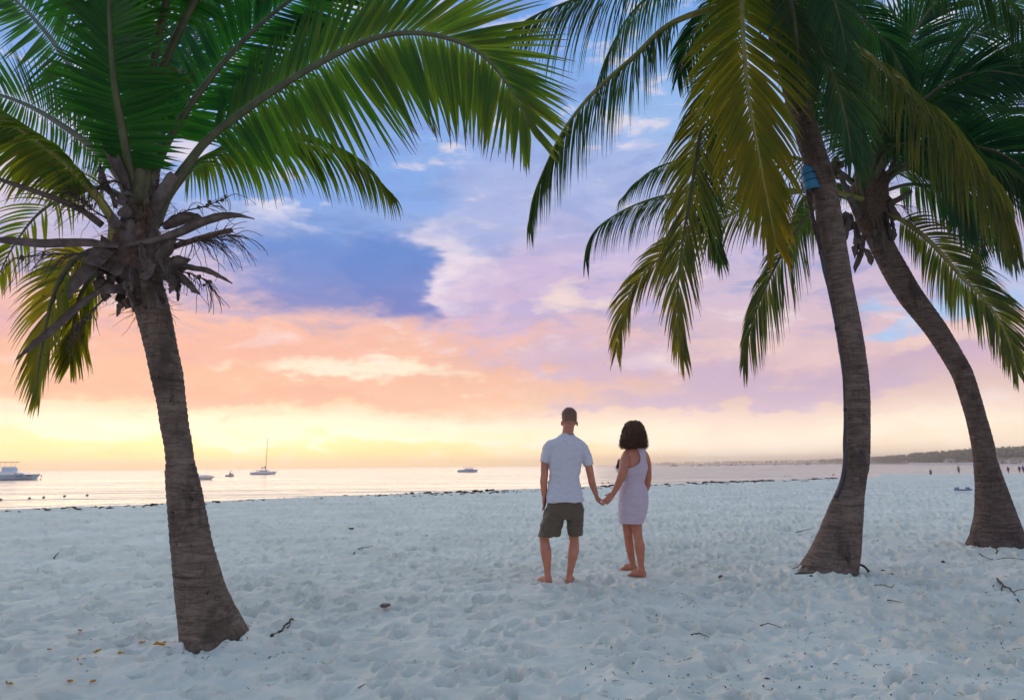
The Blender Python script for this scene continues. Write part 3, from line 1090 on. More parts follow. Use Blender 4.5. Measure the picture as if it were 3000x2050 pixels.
flower_stalk(palm1, [(330, 650, D1 - .1), (280, 620, D1 - .2), (240, 590, D1 - .22), (205, 555, D1 - .22)], 64, 44, 0.30, 9)
flower_stalk(palm1, [(320, 735, D1 - .2), (230, 745, D1 - .25), (150, 745, D1 - .28), (60, 755, D1 - .28)], 65, 40, 0.30, 6)
flower_stalk(palm1, [(320, 860, D1 - .1), (280, 900, D1 - .15), (255, 930, D1 - .18), (215, 975, D1 - .18)], 66, 23, 0.2, 9)
flower_stalk(palm1, [(380, 560, D1 - .12), (340, 530, D1 - .2), (300, 540, D1 - .2), (270, 570, D1 - .2)], 67, 34, 0.24, 2)

# ---- the leaning palm with the lamp --------------------------------------------
D2 = TB2.y
palm2 = thing('palm_tree', 'tall coconut palm with a cable up its trunk and a broad yellowing hanging frond', 'palm', (TB2.x, TB2.y, 0.0))
trunk(palm2, [(2335, 2516, 1715), (2352, 2510, 1690), (2363, 2509, 1661), (2393, 2518, 1591), (2426, 2525, 1509), (2455, 2530, 1440), (2472, 2537, 1390), (2477, 2544, 1345),
              (2479, 2547, 1223), (2472, 2542, 1109), (2451, 2522, 967), (2425, 2494, 825), (2402, 2472, 683), (2378, 2446, 542), (2340, 2408, 420), (2313, 2380, 330),
              (2280, 2345, 200), (2250, 2315, 90), (2228, 2296, 0), (2214, 2284, -70)], D2, M_TR2, 2, root_flare=0.14, ring=0.06)
C2 = (2245, -60)
fibre_mass(palm2, [(2262, 40, D2), (2250, -20, D2), (2240, -90, D2), (2235, -170, D2)], [0.15, 0.24, 0.22, 0.10], 5, 160, 0.2)
# yellow frond hanging towards the camera
frond(palm2, [(2235, -70, D2 - .1), (2200, -110, D2 - .3), (2178, -60, D2 - .5), (2174, 40, D2 - .62), (2180, 150, D2 - .7), (2195, 300, D2 - .74), (2222, 450, D2 - .72), (2250, 600, D2 - .66), (2274, 712, D2 - .6)], 71,
      L=1.05, n=114, hint=(0, 1, 0.05), a0=62, a1=14, droop=0.30, vee=6, s0=0.10, leaf=M_LEAFY, stem=M_STEMY, yellow=0.06, tipw=0.55, angs=(1.12, 1.0), asym=(1.04, 1.0), w=0.056, r0=0.034, single=True, clump=9, ragged=0.0)
# left frond on a long bent stalk
frond(palm2, [(2235, -40, D2 - .1), (2170, 10, D2 - .2), (2100, 22, D2 - .25), (2010, 50, D2 - .3), (1940, 88, D2 - .34), (1860, 165, D2 - .38), (1790, 225, D2 - .4), (1720, 292, D2 - .42), (1650, 385, D2 - .44), (1598, 490, D2 - .44), (1562, 580, D2 - .44), (1549, 652, D2 - .44)], 72,
      L=0.95, n=105, hint=(-0.3, 0.2, 1), a0=58, a1=14, droop=1.0, vee=-42, s0=0.30, leaf=M_LEAFD, stem=M_STEMY, yellow=0.108, w=0.039, r0=0.042, clump=4, ragged=0.06)
# fronds above the picture whose leaflets hang into it
frond(palm2, [(2235, -80, D2 - .1), (2060, -150, D2 - .2), (1880, -80, D2 - .3), (1700, -8, D2 - .35), (1580, 40, D2 - .4), (1500, 90, D2 - .4), (1455, 150, D2 - .4)], 73,
      L=1.15, n=101, hint=(-0.2, 0.1, 1), a0=60, a1=18, droop=1.1, vee=-45, s0=0.22, leaf=M_LEAFD, yellow=0.10, w=0.036, clump=4, ragged=0.08)
frond(palm2, [(2240, -80, D2 + .1), (2100, -120, D2 + .4), (1960, -60, D2 + .7), (1850, 40, D2 + .9), (1780, 160, D2 + 1.0), (1745, 260, D2 + 1.0)], 74,
      L=0.8, n=80, hint=(-0.2, 0.1, 1), a0=58, a1=16, droop=0.9, vee=-36, s0=0.22, leaf=M_LEAFD, yellow=0.057, w=0.032, clump=4, ragged=0.12)
# hanging frond behind the yellow one
frond(palm2, [(2235, -40, D2 + .0), (2150, 60, D2 + .1), (2090, 220, D2 + .15), (2050, 400, D2 + .2), (2025, 560, D2 + .22), (2000, 708, D2 + .25), (1986, 841, D2 + .25), (1988, 960, D2 + .25), (2000, 1040, D2 + .25)], 75,
      L=0.95, n=110, hint=(0.1, 1, 0.3), a0=50, a1=12, droop=0.55, vee=-12, s0=0.16, leaf=M_LEAFD, yellow=0.25, tipw=0.4, w=0.034, clump=5, ragged=0.05)
frond(palm2, [(2240, -40, D2 + .1), (2170, 60, D2 + .4), (2120, 200, D2 + .6), (2090, 340, D2 + .7), (2070, 480, D2 + .75), (2080, 640, D2 + .75), (2110, 760, D2 + .7)], 76,
      L=0.8, n=92, hint=(0.3, 1, 0.4), a0=52, a1=14, droop=0.6, vee=-18, s0=0.16, leaf=M_LEAFD, yellow=0.12, w=0.032, clump=5, ragged=0.06)
frond(palm2, [(2235, -60, D2 + .1), (2160, -40, D2 + .35), (2080, 30, D2 + .6), (2020, 120, D2 + .8), (1985, 230, D2 + .9)], 77, L=0.75, n=73, hint=(0, 0.4, 1), a0=62, a1=20, droop=0.6, vee=-20, leaf=M_LEAFD, yellow=0.0, w=0.032)
# right frond on a bent stalk with withered leaflets
frond(palm2, [(2265, -40, D2 - .1), (2330, 15, D2 - .2), (2395, 62, D2 - .26), (2480, 118, D2 - .3), (2590, 198, D2 - .36), (2660, 262, D2 - .4), (2750, 352, D2 - .45), (2840, 455, D2 - .5), (2905, 545, D2 - .52), (2950, 640, D2 - .55), (2980, 740, D2 - .55)], 78,
      L=0.95, n=119, hint=(0.3, 0.35, 1), a0=60, a1=16, droop=1.15, vee=-40, s0=0.34, leaf=M_LEAFD, stem=M_STEMY, yellow=0.32, tipw=0.1, w=0.030, r0=0.042, clump=4, ragged=0.02, limp=0.3)
frond(palm2, [(2260, -60, D2 + .0), (2400, -120, D2 + .05), (2560, -150, D2 + .1), (2740, -120, D2 + .15), (2900, -40, D2 + .2), (3010, 70, D2 + .2), (3080, 190, D2 + .2)], 79,
      L=0.95, n=101, hint=(0.2, 0.1, 1), a0=60, a1=18, droop=1.0, vee=-38, leaf=M_LEAFD, yellow=0.057, w=0.034)
frond(palm2, [(2255, -60, D2 + .1), (2350, 0, D2 + .4), (2430, 110, D2 + .6), (2490, 240, D2 + .7), (2520, 380, D2 + .75), (2525, 500, D2 + .75)], 80, L=0.8, n=92, hint=(-0.3, 1, 0.4), a0=56, a1=14, droop=0.5, vee=-14,
      leaf=M_LEAFD, yellow=0.045, w=0.032)
frond(palm2, [(2255, -60, D2 + .15), (2380, -20, D2 + .6), (2500, 40, D2 + .9), (2600, 130, D2 + 1.1), (2670, 250, D2 + 1.2)], 81, L=0.8, n=85, hint=(0, 0.5, 1), a0=62, a1=18, droop=0.7, vee=-24, leaf=M_LEAFD, yellow=0.0, w=0.034)
frond(palm2, [(2240, -80, D2 - .1), (2290, -180, D2 - .5), (2360, -150, D2 - .9), (2420, -60, D2 - 1.1), (2460, 60, D2 - 1.2), (2480, 160, D2 - 1.2)], 82, L=0.7, n=69, hint=(0.2, 1, 0.3), a0=60, a1=18, droop=0.4, vee=-10, leaf=M_LEAFD, yellow=0.057, w=0.032)
frond(palm2, [(2255, -80, D2 + .1), (2330, -100, D2 + .7), (2360, 40, D2 + 1.2), (2370, 220, D2 + 1.3), (2360, 400, D2 + 1.3)], 83, L=0.8, n=80, hint=(0, 1, 0.3), a0=62, a1=18, droop=0.4, vee=-10, leaf=M_LEAFD, yellow=0.0, w=0.034)
frond(palm2, [(2255, -60, D2 - .1), (2320, 0, D2 - .3), (2390, 120, D2 - .45), (2445, 240, D2 - .5), (2480, 360, D2 - .5), (2495, 470, D2 - .45)], 84, L=0.8, n=90, hint=(0.1, 1, 0.3), a0=56, a1=14, droop=0.45, vee=-10, leaf=M_LEAFD, yellow=0.10, w=0.030, limp=0.2)
frond(palm2, [(2250, -60, D2 - .15), (2290, -60, D2 - .4), (2320, 20, D2 - .55), (2333, 100, D2 - .6), (2338, 180, D2 - .6), (2338, 250, D2 - .58)], 85, L=0.7, n=80, hint=(0, 1, 0.2), a0=58, a1=16, droop=0.35, vee=-6, leaf=M_LEAFD, yellow=0.12, w=0.032, limp=0.15)
C2W = at(2240, -70, D2)  # start of unseen fronds added overhead to shade the foreground
for k, dx in enumerate((-3.4, -2.2, -1.0, 0.3, 1.6, 2.8)):
    frond(palm2, [C2W, C2W + Vector((dx * .3, -0.9, .75)), C2W + Vector((dx * .6, -2.0, 1.0)), C2W + Vector((dx * .85, -3.0, .6)), C2W + Vector((dx, -3.7, -.2))], 420 + k, L=0.95, n=90, hint=(0, 0.1, 1), a0=72, a1=25, droop=0.5, vee=-14, leaf=M_LEAFD, yellow=0.05, w=0.045)
ragged_bits(palm2, [(2250, 30, D2 - .15), (2280, 40, D2 - .15)], 5, 90, 0.05)

# ---- the far leaning palm on the right ------------------------------------------
D3 = TB3.y
palm3 = thing('palm_tree', 'bowed coconut palm with dark drooping fronds and torn bark below its crown', 'palm', (TB3.x, TB3.y, 0.0))
trunk(palm3, [(2838, 3016, 1625), (2846, 3006, 1602), (2850, 2996, 1585), (2862, 2970, 1509), (2863, 2942, 1427), (2856, 2915, 1345), (2850, 2907, 1300), (2833, 2886, 1223), (2798, 2852, 1110),
              (2770, 2826, 1055), (2713, 2772, 967), (2638, 2704, 872), (2593, 2662, 801), (2557, 2622, 731), (2529, 2594, 664), (2508, 2590, 600), (2510, 2580, 540)], D3, M_TR3, 3, root_flare=0.10, ring=0.085)
fibre_mass(palm3, [(2572, 690, D3), (2555, 640, D3), (2545, 590, D3), (2545, 530, D3), (2550, 450, D3)], [0.17, 0.24, 0.28, 0.22, 0.09], 8, 200, 0.22)
CX, CY = 2545, 575


def f3(pts, seed, **kw):
    a = dict(leaf=M_LEAFD, L=0.95, n=96, hint=(0, 0.3, 1), a0=60, a1=16, droop=0.9, vee=-30, yellow=0.060, w=0.036, r0=0.040, clump=4, ragged=0.05)
    a.update(kw)
    return frond(palm3, pts, seed, **a)


f3([(2540, 590, D3), (2450, 570, D3 + .1), (2361, 560, D3 + .15), (2240, 553, D3 + .2), (2100, 553, D3 + .25), (1960, 570, D3 + .3), (1850, 605, D3 + .32), (1765, 655, D3 + .34), (1728, 700, D3 + .34), (1716, 760, D3 + .34)], 101,
   droop=1.2, vee=-45, s0=0.26, yellow=0.060, stem=M_STEMY)
f3([(2540, 560, D3), (2420, 490, D3 + .3), (2250, 450, D3 + .6), (2080, 452, D3 + .8), (1950, 482, D3 + .9), (1870, 530, D3 + 1.0), (1818, 585, D3 + 1.0)], 102, yellow=0.108, L=0.85)
f3([(2535, 590, D3 - .1), (2430, 560, D3 - .3), (2300, 570, D3 - .5), (2150, 625, D3 - .7), (2000, 708, D3 - .8), (1898, 788, D3 - .9), (1845, 860, D3 - .9), (1815, 950, D3 - .9), (1806, 1030, D3 - .9)], 103,
   L=0.85, hint=(0.2, 0.8, 0.7), a0=56, a1=12, droop=0.5, vee=-14, yellow=0.15, tipw=0.55, stem=M_STEMY, n=105, single=True)
f3([(2535, 600, D3 - .1), (2455, 575, D3 - .15), (2385, 610, D3 - .2), (2318, 700, D3 - .25), (2266, 792, D3 - .3), (2216, 907, D3 - .32), (2190, 1000, D3 - .34), (2180, 1060, D3 - .34)], 104,
   L=0.95, hint=(-0.3, 1, 0.4), a0=58, a1=12, droop=0.55, vee=-10, yellow=0.12, tipw=0.25, n=103, single=True, asym=(1.15, 0.8))
f3([(2560, 600, D3 - .05), (2602, 624, D3 - .1), (2654, 652, D3 - .14), (2716, 700, D3 - .18), (2772, 760, D3 - .2), (2820, 815, D3 - .22), (2870, 862, D3 - .24), (2914, 917, D3 - .25), (2952, 992, D3 - .26), (2980, 1090, D3 - .26)], 105,
   L=0.85, hint=(0.2, 0.9, 0.5), a0=62, a1=14, droop=0.55, vee=-8, s0=0.14, yellow=0.25, tipw=0.2, stem=M_STEMY, n=105)
f3([(2560, 570, D3 + .1), (2640, 500, D3 + .4), (2740, 500, D3 + .6), (2820, 540, D3 + .75), (2862, 620, D3 + .8), (2872, 700, D3 + .8), (2860, 790, D3 + .8)], 106, hint=(0.4, 1, 0.2), droop=0.35, vee=-6, L=0.8)
f3([(2560, 560, D3 - .1), (2610, 430, D3 - .2), (2690, 345, D3 - .3), (2760, 293, D3 - .4), (2845, 231, D3 - .5), (2923, 185, D3 - .6), (3000, 142, D3 - .7), (3120, 110, D3 - .8), (3230, 150, D3 - .8)], 107,
   hint=(-0.3, 0.5, 1), L=1.15, droop=0.5, vee=-20, yellow=0.0, n=110, a0=66, a1=30, w=0.051)
f3([(2555, 550, D3 + .1), (2565, 380, D3 + .3), (2605, 160, D3 + .5), (2690, 10, D3 + .7), (2790, -110, D3 + .9), (2900, -170, D3 + 1.0)], 108, hint=(0.1, 1, 0.2), L=1.1, droop=0.12, vee=-4, yellow=0.0, a0=70, a1=30)
f3([(2560, 560, D3 + .1), (2690, 440, D3 + .2), (2850, 372, D3 + .3), (2990, 362, D3 + .4), (3130, 420, D3 + .5), (3220, 520, D3 + .5)], 109, L=1.1, yellow=0.0, w=0.048)
f3([(2560, 560, D3 - .1), (2680, 470, D3 - .4), (2820, 450, D3 - .7), (2960, 500, D3 - .9), (3060, 600, D3 - 1.0), (3110, 720, D3 - 1.0)], 110, L=1.05, yellow=0.030, limp=0.3)
f3([(2550, 560, D3 - .1), (2600, 450, D3 - .5), (2680, 420, D3 - .9), (2760, 470, D3 - 1.1), (2810, 570, D3 - 1.2), (2830, 680, D3 - 1.2)], 111, L=0.95, yellow=0.057, limp=0.35, n=103)
f3([(2545, 550, D3), (2500, 420, D3 - .2), (2460, 340, D3 - .3), (2400, 290, D3 - .4), (2320, 290, D3 - .5)], 112, L=0.8, yellow=0.0)
f3([(2550, 540, D3 + .1), (2530, 380, D3 + .5), (2500, 220, D3 + .9), (2450, 60, D3 + 1.2), (2380, -80, D3 + 1.4)], 113, hint=(0, 1, 0.2), L=1.0, droop=0.15, vee=-4, yellow=0.0)
f3([(2555, 540, D3 + .1), (2640, 340, D3 + .5), (2760, 180, D3 + .9), (2890, 60, D3 + 1.2), (3030, -20, D3 + 1.4)], 114, hint=(0, 0.8, 0.6), L=1.0, droop=0.3, vee=-10, yellow=0.0)
f3([(2560, 570, D3 + .1), (2680, 540, D3 + .5), (2800, 580, D3 + .8), (2900, 660, D3 + 1.0), (2960, 760, D3 + 1.1)], 115, L=0.9, yellow=0.057, limp=0.3)
f3([(2540, 580, D3 + .1), (2460, 540, D3 + .6), (2380, 560, D3 + .9), (2330, 640, D3 + 1.1), (2310, 740, D3 + 1.1)], 116, L=0.75, yellow=0.1)
f3([(2545, 560, D3 - .1), (2570, 420, D3 - .4), (2620, 330, D3 - .7), (2700, 310, D3 - 1.0), (2800, 370, D3 - 1.2), (2880, 470, D3 - 1.3)], 118, L=0.95, yellow=0.034, limp=0.25, n=103)
for k, (a_, b_, c_, e_) in enumerate([((2600, 400), (2700, 240), (2830, 120), (2980, 60)), ((2590, 380), (2640, 180), (2720, 30), (2840, -80)), ((2620, 450), (2760, 360), (2900, 330), (3060, 380)),
                                      ((2640, 480), (2790, 430), (2930, 450), (3050, 540)), ((2560, 400), (2540, 200), (2480, 60), (2380, -20)), ((2600, 420), (2720, 280), (2870, 210), (3040, 230))]):
    dd = -.35 if k % 2 else .45
    f3([(2555, 550, D3), (a_[0], a_[1], D3 + dd), (b_[0], b_[1], D3 + dd * 1.7), (c_[0], c_[1], D3 + dd * 2.3), (e_[0], e_[1], D3 + dd * 2.8)], 150 + k, L=1.1, yellow=0.0, w=0.044, hint=(0, 0.7, 0.7), droop=0.4, vee=-12, n=96)
for k, (px, py, dx, dy) in enumerate([(2500, 600, -40, -90), (2520, 560, -20, -150), (2590, 560, 40, -120), (2480, 630, -60, 30), (2555, 540, 6, -170), (2610, 600, 60, -40)]):
    stub(palm3, [(px + 20, py + 40, D3 - .1), (px, py, D3 - .2), (px + dx * 0.5, py + dy * 0.5, D3 - .22), (px + dx, py + dy, D3 - .2)], 0.06, 0.035, M_STEM if k in (1, 4) else M_DEAD, 'leaf_stalk')
ragged_bits(palm3, [(2490, 630, D3 - .2), (2510, 660, D3 - .2), (2540, 680, D3 - .2), (2560, 640, D3 - .25), (2600, 620, D3 - .15), (2525, 720, D3 - .2), (2480, 640, D3 - .1)], 16, 130, 0.06)
for k, (px, py) in enumerate([(2440, 484), (2452, 498), (2436, 505), (2448, 470), (2462, 482), (2455, 515)]):
    nb = MB()
    lump(nb, at(px, py, D3 - .1), 0.055, k, 0.12, 12, 8, (1, 1, 1.15))
    nb.build('coconut', M_NUT, palm3)
stub(palm3, [(2530, 560, D3), (2490, 520, D3 - .05), (2455, 495, D3 - .1)], 0.02, 0.012, M_TWIG, 'fruit_stalk')
flower_stalk(palm3, [(2600, 610, D3 - .1), (2630, 600, D3 - .2), (2660, 620, D3 - .2), (2670, 650, D3 - .2)], 141, 20, 0.4, 0)


# ------------------------------------------------------------------ the couple
def mat_skin(name, col):
    mt, g, p, out = new_mat(name)
    tc = g.node('ShaderNodeTexCoord').outputs['Object']
    n = g.noise(tc, 14.0, 4.0, 0.6)
    a = tuple(c * 0.88 for c in col) + (1,)
    b = (min(1, col[0] * 1.10), col[1] * 1.04, col[2] * 1.02, 1)
    g.put(p.inputs['Base Color'], g.mix(g.smooth(n.outputs[0], 0.35, 0.65), a, b))
    p.inputs['Roughness'].default_value = 0.5
    p.inputs['Subsurface Weight'].default_value = 0.12
    p.inputs['Subsurface Radius'].default_value = (0.02, 0.008, 0.004)
    return mt


def mat_cloth(name, col, weave=380.0, rough=0.85, trans=0.0):
    mt, g, p, out = new_mat(name)
    tc = g.node('ShaderNodeTexCoord').outputs['Object']
    n = g.noise(tc, 7.0, 4.0, 0.6)
    a = tuple(c * 0.93 for c in col) + (1,)
    b = tuple(min(1, c * 1.05) for c in col) + (1,)
    g.put(p.inputs['Base Color'], g.mix(n.outputs[0], a, b))
    p.inputs['Roughness'].default_value = rough
    p.inputs['Sheen Weight'].default_value = 0.15
    nf = g.noise(tc, weave, 2.0, 0.5)
    nw = g.noise(g.mapping(tc, scale=(1, 1, 0.45)), 13.0, 3.0, 0.55, 0.6)
    bp = g.node('ShaderNodeBump')
    bp.inputs['Strength'].default_value = 0.35
    bp.inputs['Distance'].default_value = 0.012
    g.put(bp.inputs['Height'], g.m('ADD', g.m('MULTIPLY', nf.outputs[0], 0.06), nw.outputs[0]))
    g.put(p.inputs['Normal'], bp.outputs[0])
    if trans:
        t = g.node('ShaderNodeBsdfTranslucent')
        t.inputs[0].default_value = tuple(col) + (1,)
        mx = g.node('ShaderNodeMixShader')
        mx.inputs[0].default_value = trans
        g.nt.links.new(p.outputs[0], mx.inputs[1])
        g.nt.links.new(t.outputs[0], mx.inputs[2])
        g.nt.links.new(mx.outputs[0], out.inputs[0])
    return mt


M_SKIN_M = mat_skin('skin_fair_tanned', (0.50, 0.205, 0.13))
M_SKIN_W = mat_skin('skin_tanned', (0.48, 0.19, 0.115))
M_SHIRT = mat_cloth('white_cotton', (0.66, 0.67, 0.75), trans=0.12)
M_SHORTS = mat_cloth('dark_olive_cotton', (0.105, 0.080, 0.050))
M_DRESS = mat_cloth('pale_lavender_jersey', (0.55, 0.46, 0.54))
M_HAIR_M = mat_plain('short_brown_hair', (0.21, 0.105, 0.075), 0.6, 0.4, 120.0, 0.5)
M_HAIR_W = mat_plain('dark_brown_hair', (0.105, 0.048, 0.024), 0.5, 0.5, 90.0, 0.4)
M_EYE = mat_plain('eye_white', (0.6, 0.58, 0.55), 0.3, 0.05)
M_TRIM = mat_plain('grey_collar_band', (0.20, 0.20, 0.22), 0.8, 0.1)


def chain(mb, pts, nseg=14, n=14, flat=1.0):
    """smooth tapered limb: pts = (Vector, radius)"""
    P = spline([p for p, r in pts], nseg)
    L = [0.0]
    for (a, _), (b, _) in zip(pts, pts[1:]):
        L.append(L[-1] + (b - a).length)
    T = [0.0]
    for a, b in zip(P, P[1:]):
        T.append(T[-1] + (b - a).length)
    rr = [interp(t / T[-1] * L[-1], L, [r for _, r in pts]) for t in T]
    tube(mb, P, rr, n, flat)


def ball(mb, c, rx, ry, rz, n=20, m_=14):
    vs, fs = [], []
    for j in range(m_ + 1):
        th = math.pi * j / m_
        for i in range(n):
            ph = 2 * math.pi * i / n
            vs.append(Vector((c[0] + rx * math.sin(th) * math.cos(ph), c[1] + ry * math.sin(th) * math.sin(ph), c[2] + rz * math.cos(th))))
    for j in range(m_):
        for i in range(n):
            i2 = (i + 1) % n
            fs.append((j * n + i, (j + 1) * n + i, (j + 1) * n + i2, j * n + i2))
    mb.add(vs, fs)


def rings(mb, rows, n=40, power=2.3, cap=True, grow=0.0):
    """rows: (centre Vector, rx, ry) stacked horizontal superellipses"""
    vs, fs = [], []
    for c, rx, ry in rows:
        for k in range(n):
            a = 2 * math.pi * k / n
            ca, sa = math.cos(a), math.sin(a)
            e = 2.0 / power
            vs.append(Vector((c[0] + (rx + grow) * math.copysign(abs(ca) ** e, ca), c[1] + (ry + grow) * math.copysign(abs(sa) ** e, sa), c[2])))
    for j in range(len(rows) - 1):
        for k in range(n):
            k2 = (k + 1) % n
            fs.append((j * n + k, j * n + k2, (j + 1) * n + k2, (j + 1) * n + k))
    if cap:
        fs.append(tuple(range(n))[::-1])
        fs.append(tuple(range((len(rows) - 1) * n, len(rows) * n)))
    mb.add(vs, fs)


def dense(rows, k=4):
    out = []
    for a, b in zip(rows, rows[1:]):
        for i in range(k):
            t = i / k
            out.append(tuple(a[j] + (b[j] - a[j]) * t for j in range(len(a))))
    out.append(rows[-1])
    return out


def rot_about(v, axis, ang):
    return Matrix.Rotation(ang, 3, axis) @ v


def hand(mb, wrist, knuckle, across, curls, thumb_side=1, thumb_dir=None, scale=1.0, wr=0.026):
    """palm, four unequal bent fingers and a thumb leaving the side of the palm"""
    pd = (knuckle - wrist).normalized()
    across = (across - pd * across.dot(pd)).normalized()
    nrm = across.cross(pd).normalized()
    w_ = 0.021 * scale
    for i in range(4):
        o = across * ((i - 1.5) * w_)
        chain(mb, [(wrist + o * 0.55, wr * 0.62), (wrist.lerp(knuckle, 0.55) + o * 0.95, 0.0155 * scale), (knuckle + o, 0.0125 * scale)], 8, 8)
    lens = (0.070, 0.079, 0.074, 0.056)
    for i in range(4):
        p = knuckle + across * ((i - 1.5) * w_ * 1.05)
        d = (pd + across * ((i - 1.5) * 0.06)).normalized()
        pts = [(p, 0.0105 * scale)]
        for j, f in enumerate((0.45, 0.30, 0.25)):
            d = rot_about(d, across, curls[i] * (0.8 if j == 0 else 1.1))
            p = p + d * (lens[i] * f * scale)
            pts.append((p, (0.0098, 0.0088, 0.0072)[j] * scale))
        chain(mb, pts, 10, 8)
    tb = wrist.lerp(knuckle, 0.35) + across * (thumb_side * 0.034 * scale)
    td = (thumb_dir or (pd * 0.7 + across * (thumb_side * 0.8))).normalized()
    tp = [(wrist.lerp(knuckle, 0.25) + across * (thumb_side * 0.018), 0.015 * scale), (tb, 0.0135 * scale), (tb + td * 0.034 * scale, 0.0115 * scale),
          (tb + td * 0.034 * scale + rot_about(td, nrm, -0.35 * thumb_side) * 0.028 * scale, 0.0088 * scale)]
    chain(mb, tp, 9, 8)


def foot(mb, heel, toe, ankle, ln=0.25, wd=0.085):
    d = Vector((toe.x - heel.x, toe.y - heel.y, 0)).normalized()
    s = Vector((-d.y, d.x, 0))
    g0 = Vector((heel.x, heel.y, min(heel.z, toe.z)))
    rows = [(0.00, 0.030, 0.035), (0.05, 0.034, 0.045), (0.11, 0.034, 0.045), (0.17, 0.042, 0.030), (0.205, 0.042, 0.020)]
    pts = [(g0 + d * (a * ln / 0.25 - 0.035) + Vector((0, 0, h)), h) for a, w_, h in rows]
    P = [p for p, _ in pts]
    T = frames(P)
    vs, fs = [], []
    n = 14
    for (a, w_, h), p in zip(rows, P):
        for k in range(n):
            th = 2 * math.pi * k / n
            vs.append(p + s * (w_ * math.cos(th)) + Vector((0, 0, 1)) * (h * math.sin(th)))
    for i in range(len(P) - 1):
        for k in range(n):
            k2 = (k + 1) % n
            fs.append((i * n + k, i * n + k2, (i + 1) * n + k2, (i + 1) * n + k))
    fs += [tuple(range(n))[::-1], tuple(range((len(P) - 1) * n, len(P) * n))]
    mb.add(vs, fs)
    for i in range(5):
        b = g0 + d * (ln * 0.80 - 0.035) + s * ((i - 2) * 0.0165)
        l_ = (0.050, 0.046, 0.042, 0.037, 0.032)[i]
        r_ = (0.0125, 0.0095, 0.009, 0.0085, 0.008)[i]
        chain(mb, [(b + Vector((0, 0, 0.014)), r_), (b + d * l_ * 0.6 + Vector((0, 0, 0.013)), r_), (b + d * l_ + Vector((0, 0, 0.009)), r_ * 0.75)], 6, 8)
    chain(mb, [(ankle, 0.040), (ankle.lerp(g0, 0.6) + Vector((0, 0, 0.01)), 0.038), (g0 + d * 0.05 + Vector((0, 0, 0.045)), 0.040), (g0 + d * 0.11 + Vector((0, 0, 0.045)), 0.034)], 10, 12)


def folds(seed, amp, sx=16.0, sz=6.0):
    """creases: sharp diagonal ridges over broad soft folds"""
    def f(p):
        v = Vector((p[0] * sx * .6, p[1] * sx * .6, p[2] * sz * .7 + seed))
        a = mnoise.noise(v)
        d = Vector((p[0] * 7 + p[2] * 9, p[1] * 7, p[2] * 13 - p[0] * 6 + seed))
        b = 1 - abs(mnoise.noise(d)) * 2.6
        e = 1 - abs(mnoise.noise(Vector((p[0] * 20 - p[2] * 8, p[1] * 14, p[2] * 9 + seed * 2)))) * 2.6
        return amp * (a * .8 + 0.7 * max(b, -.3) + 0.35 * max(e, -.3) - .5)
    return f


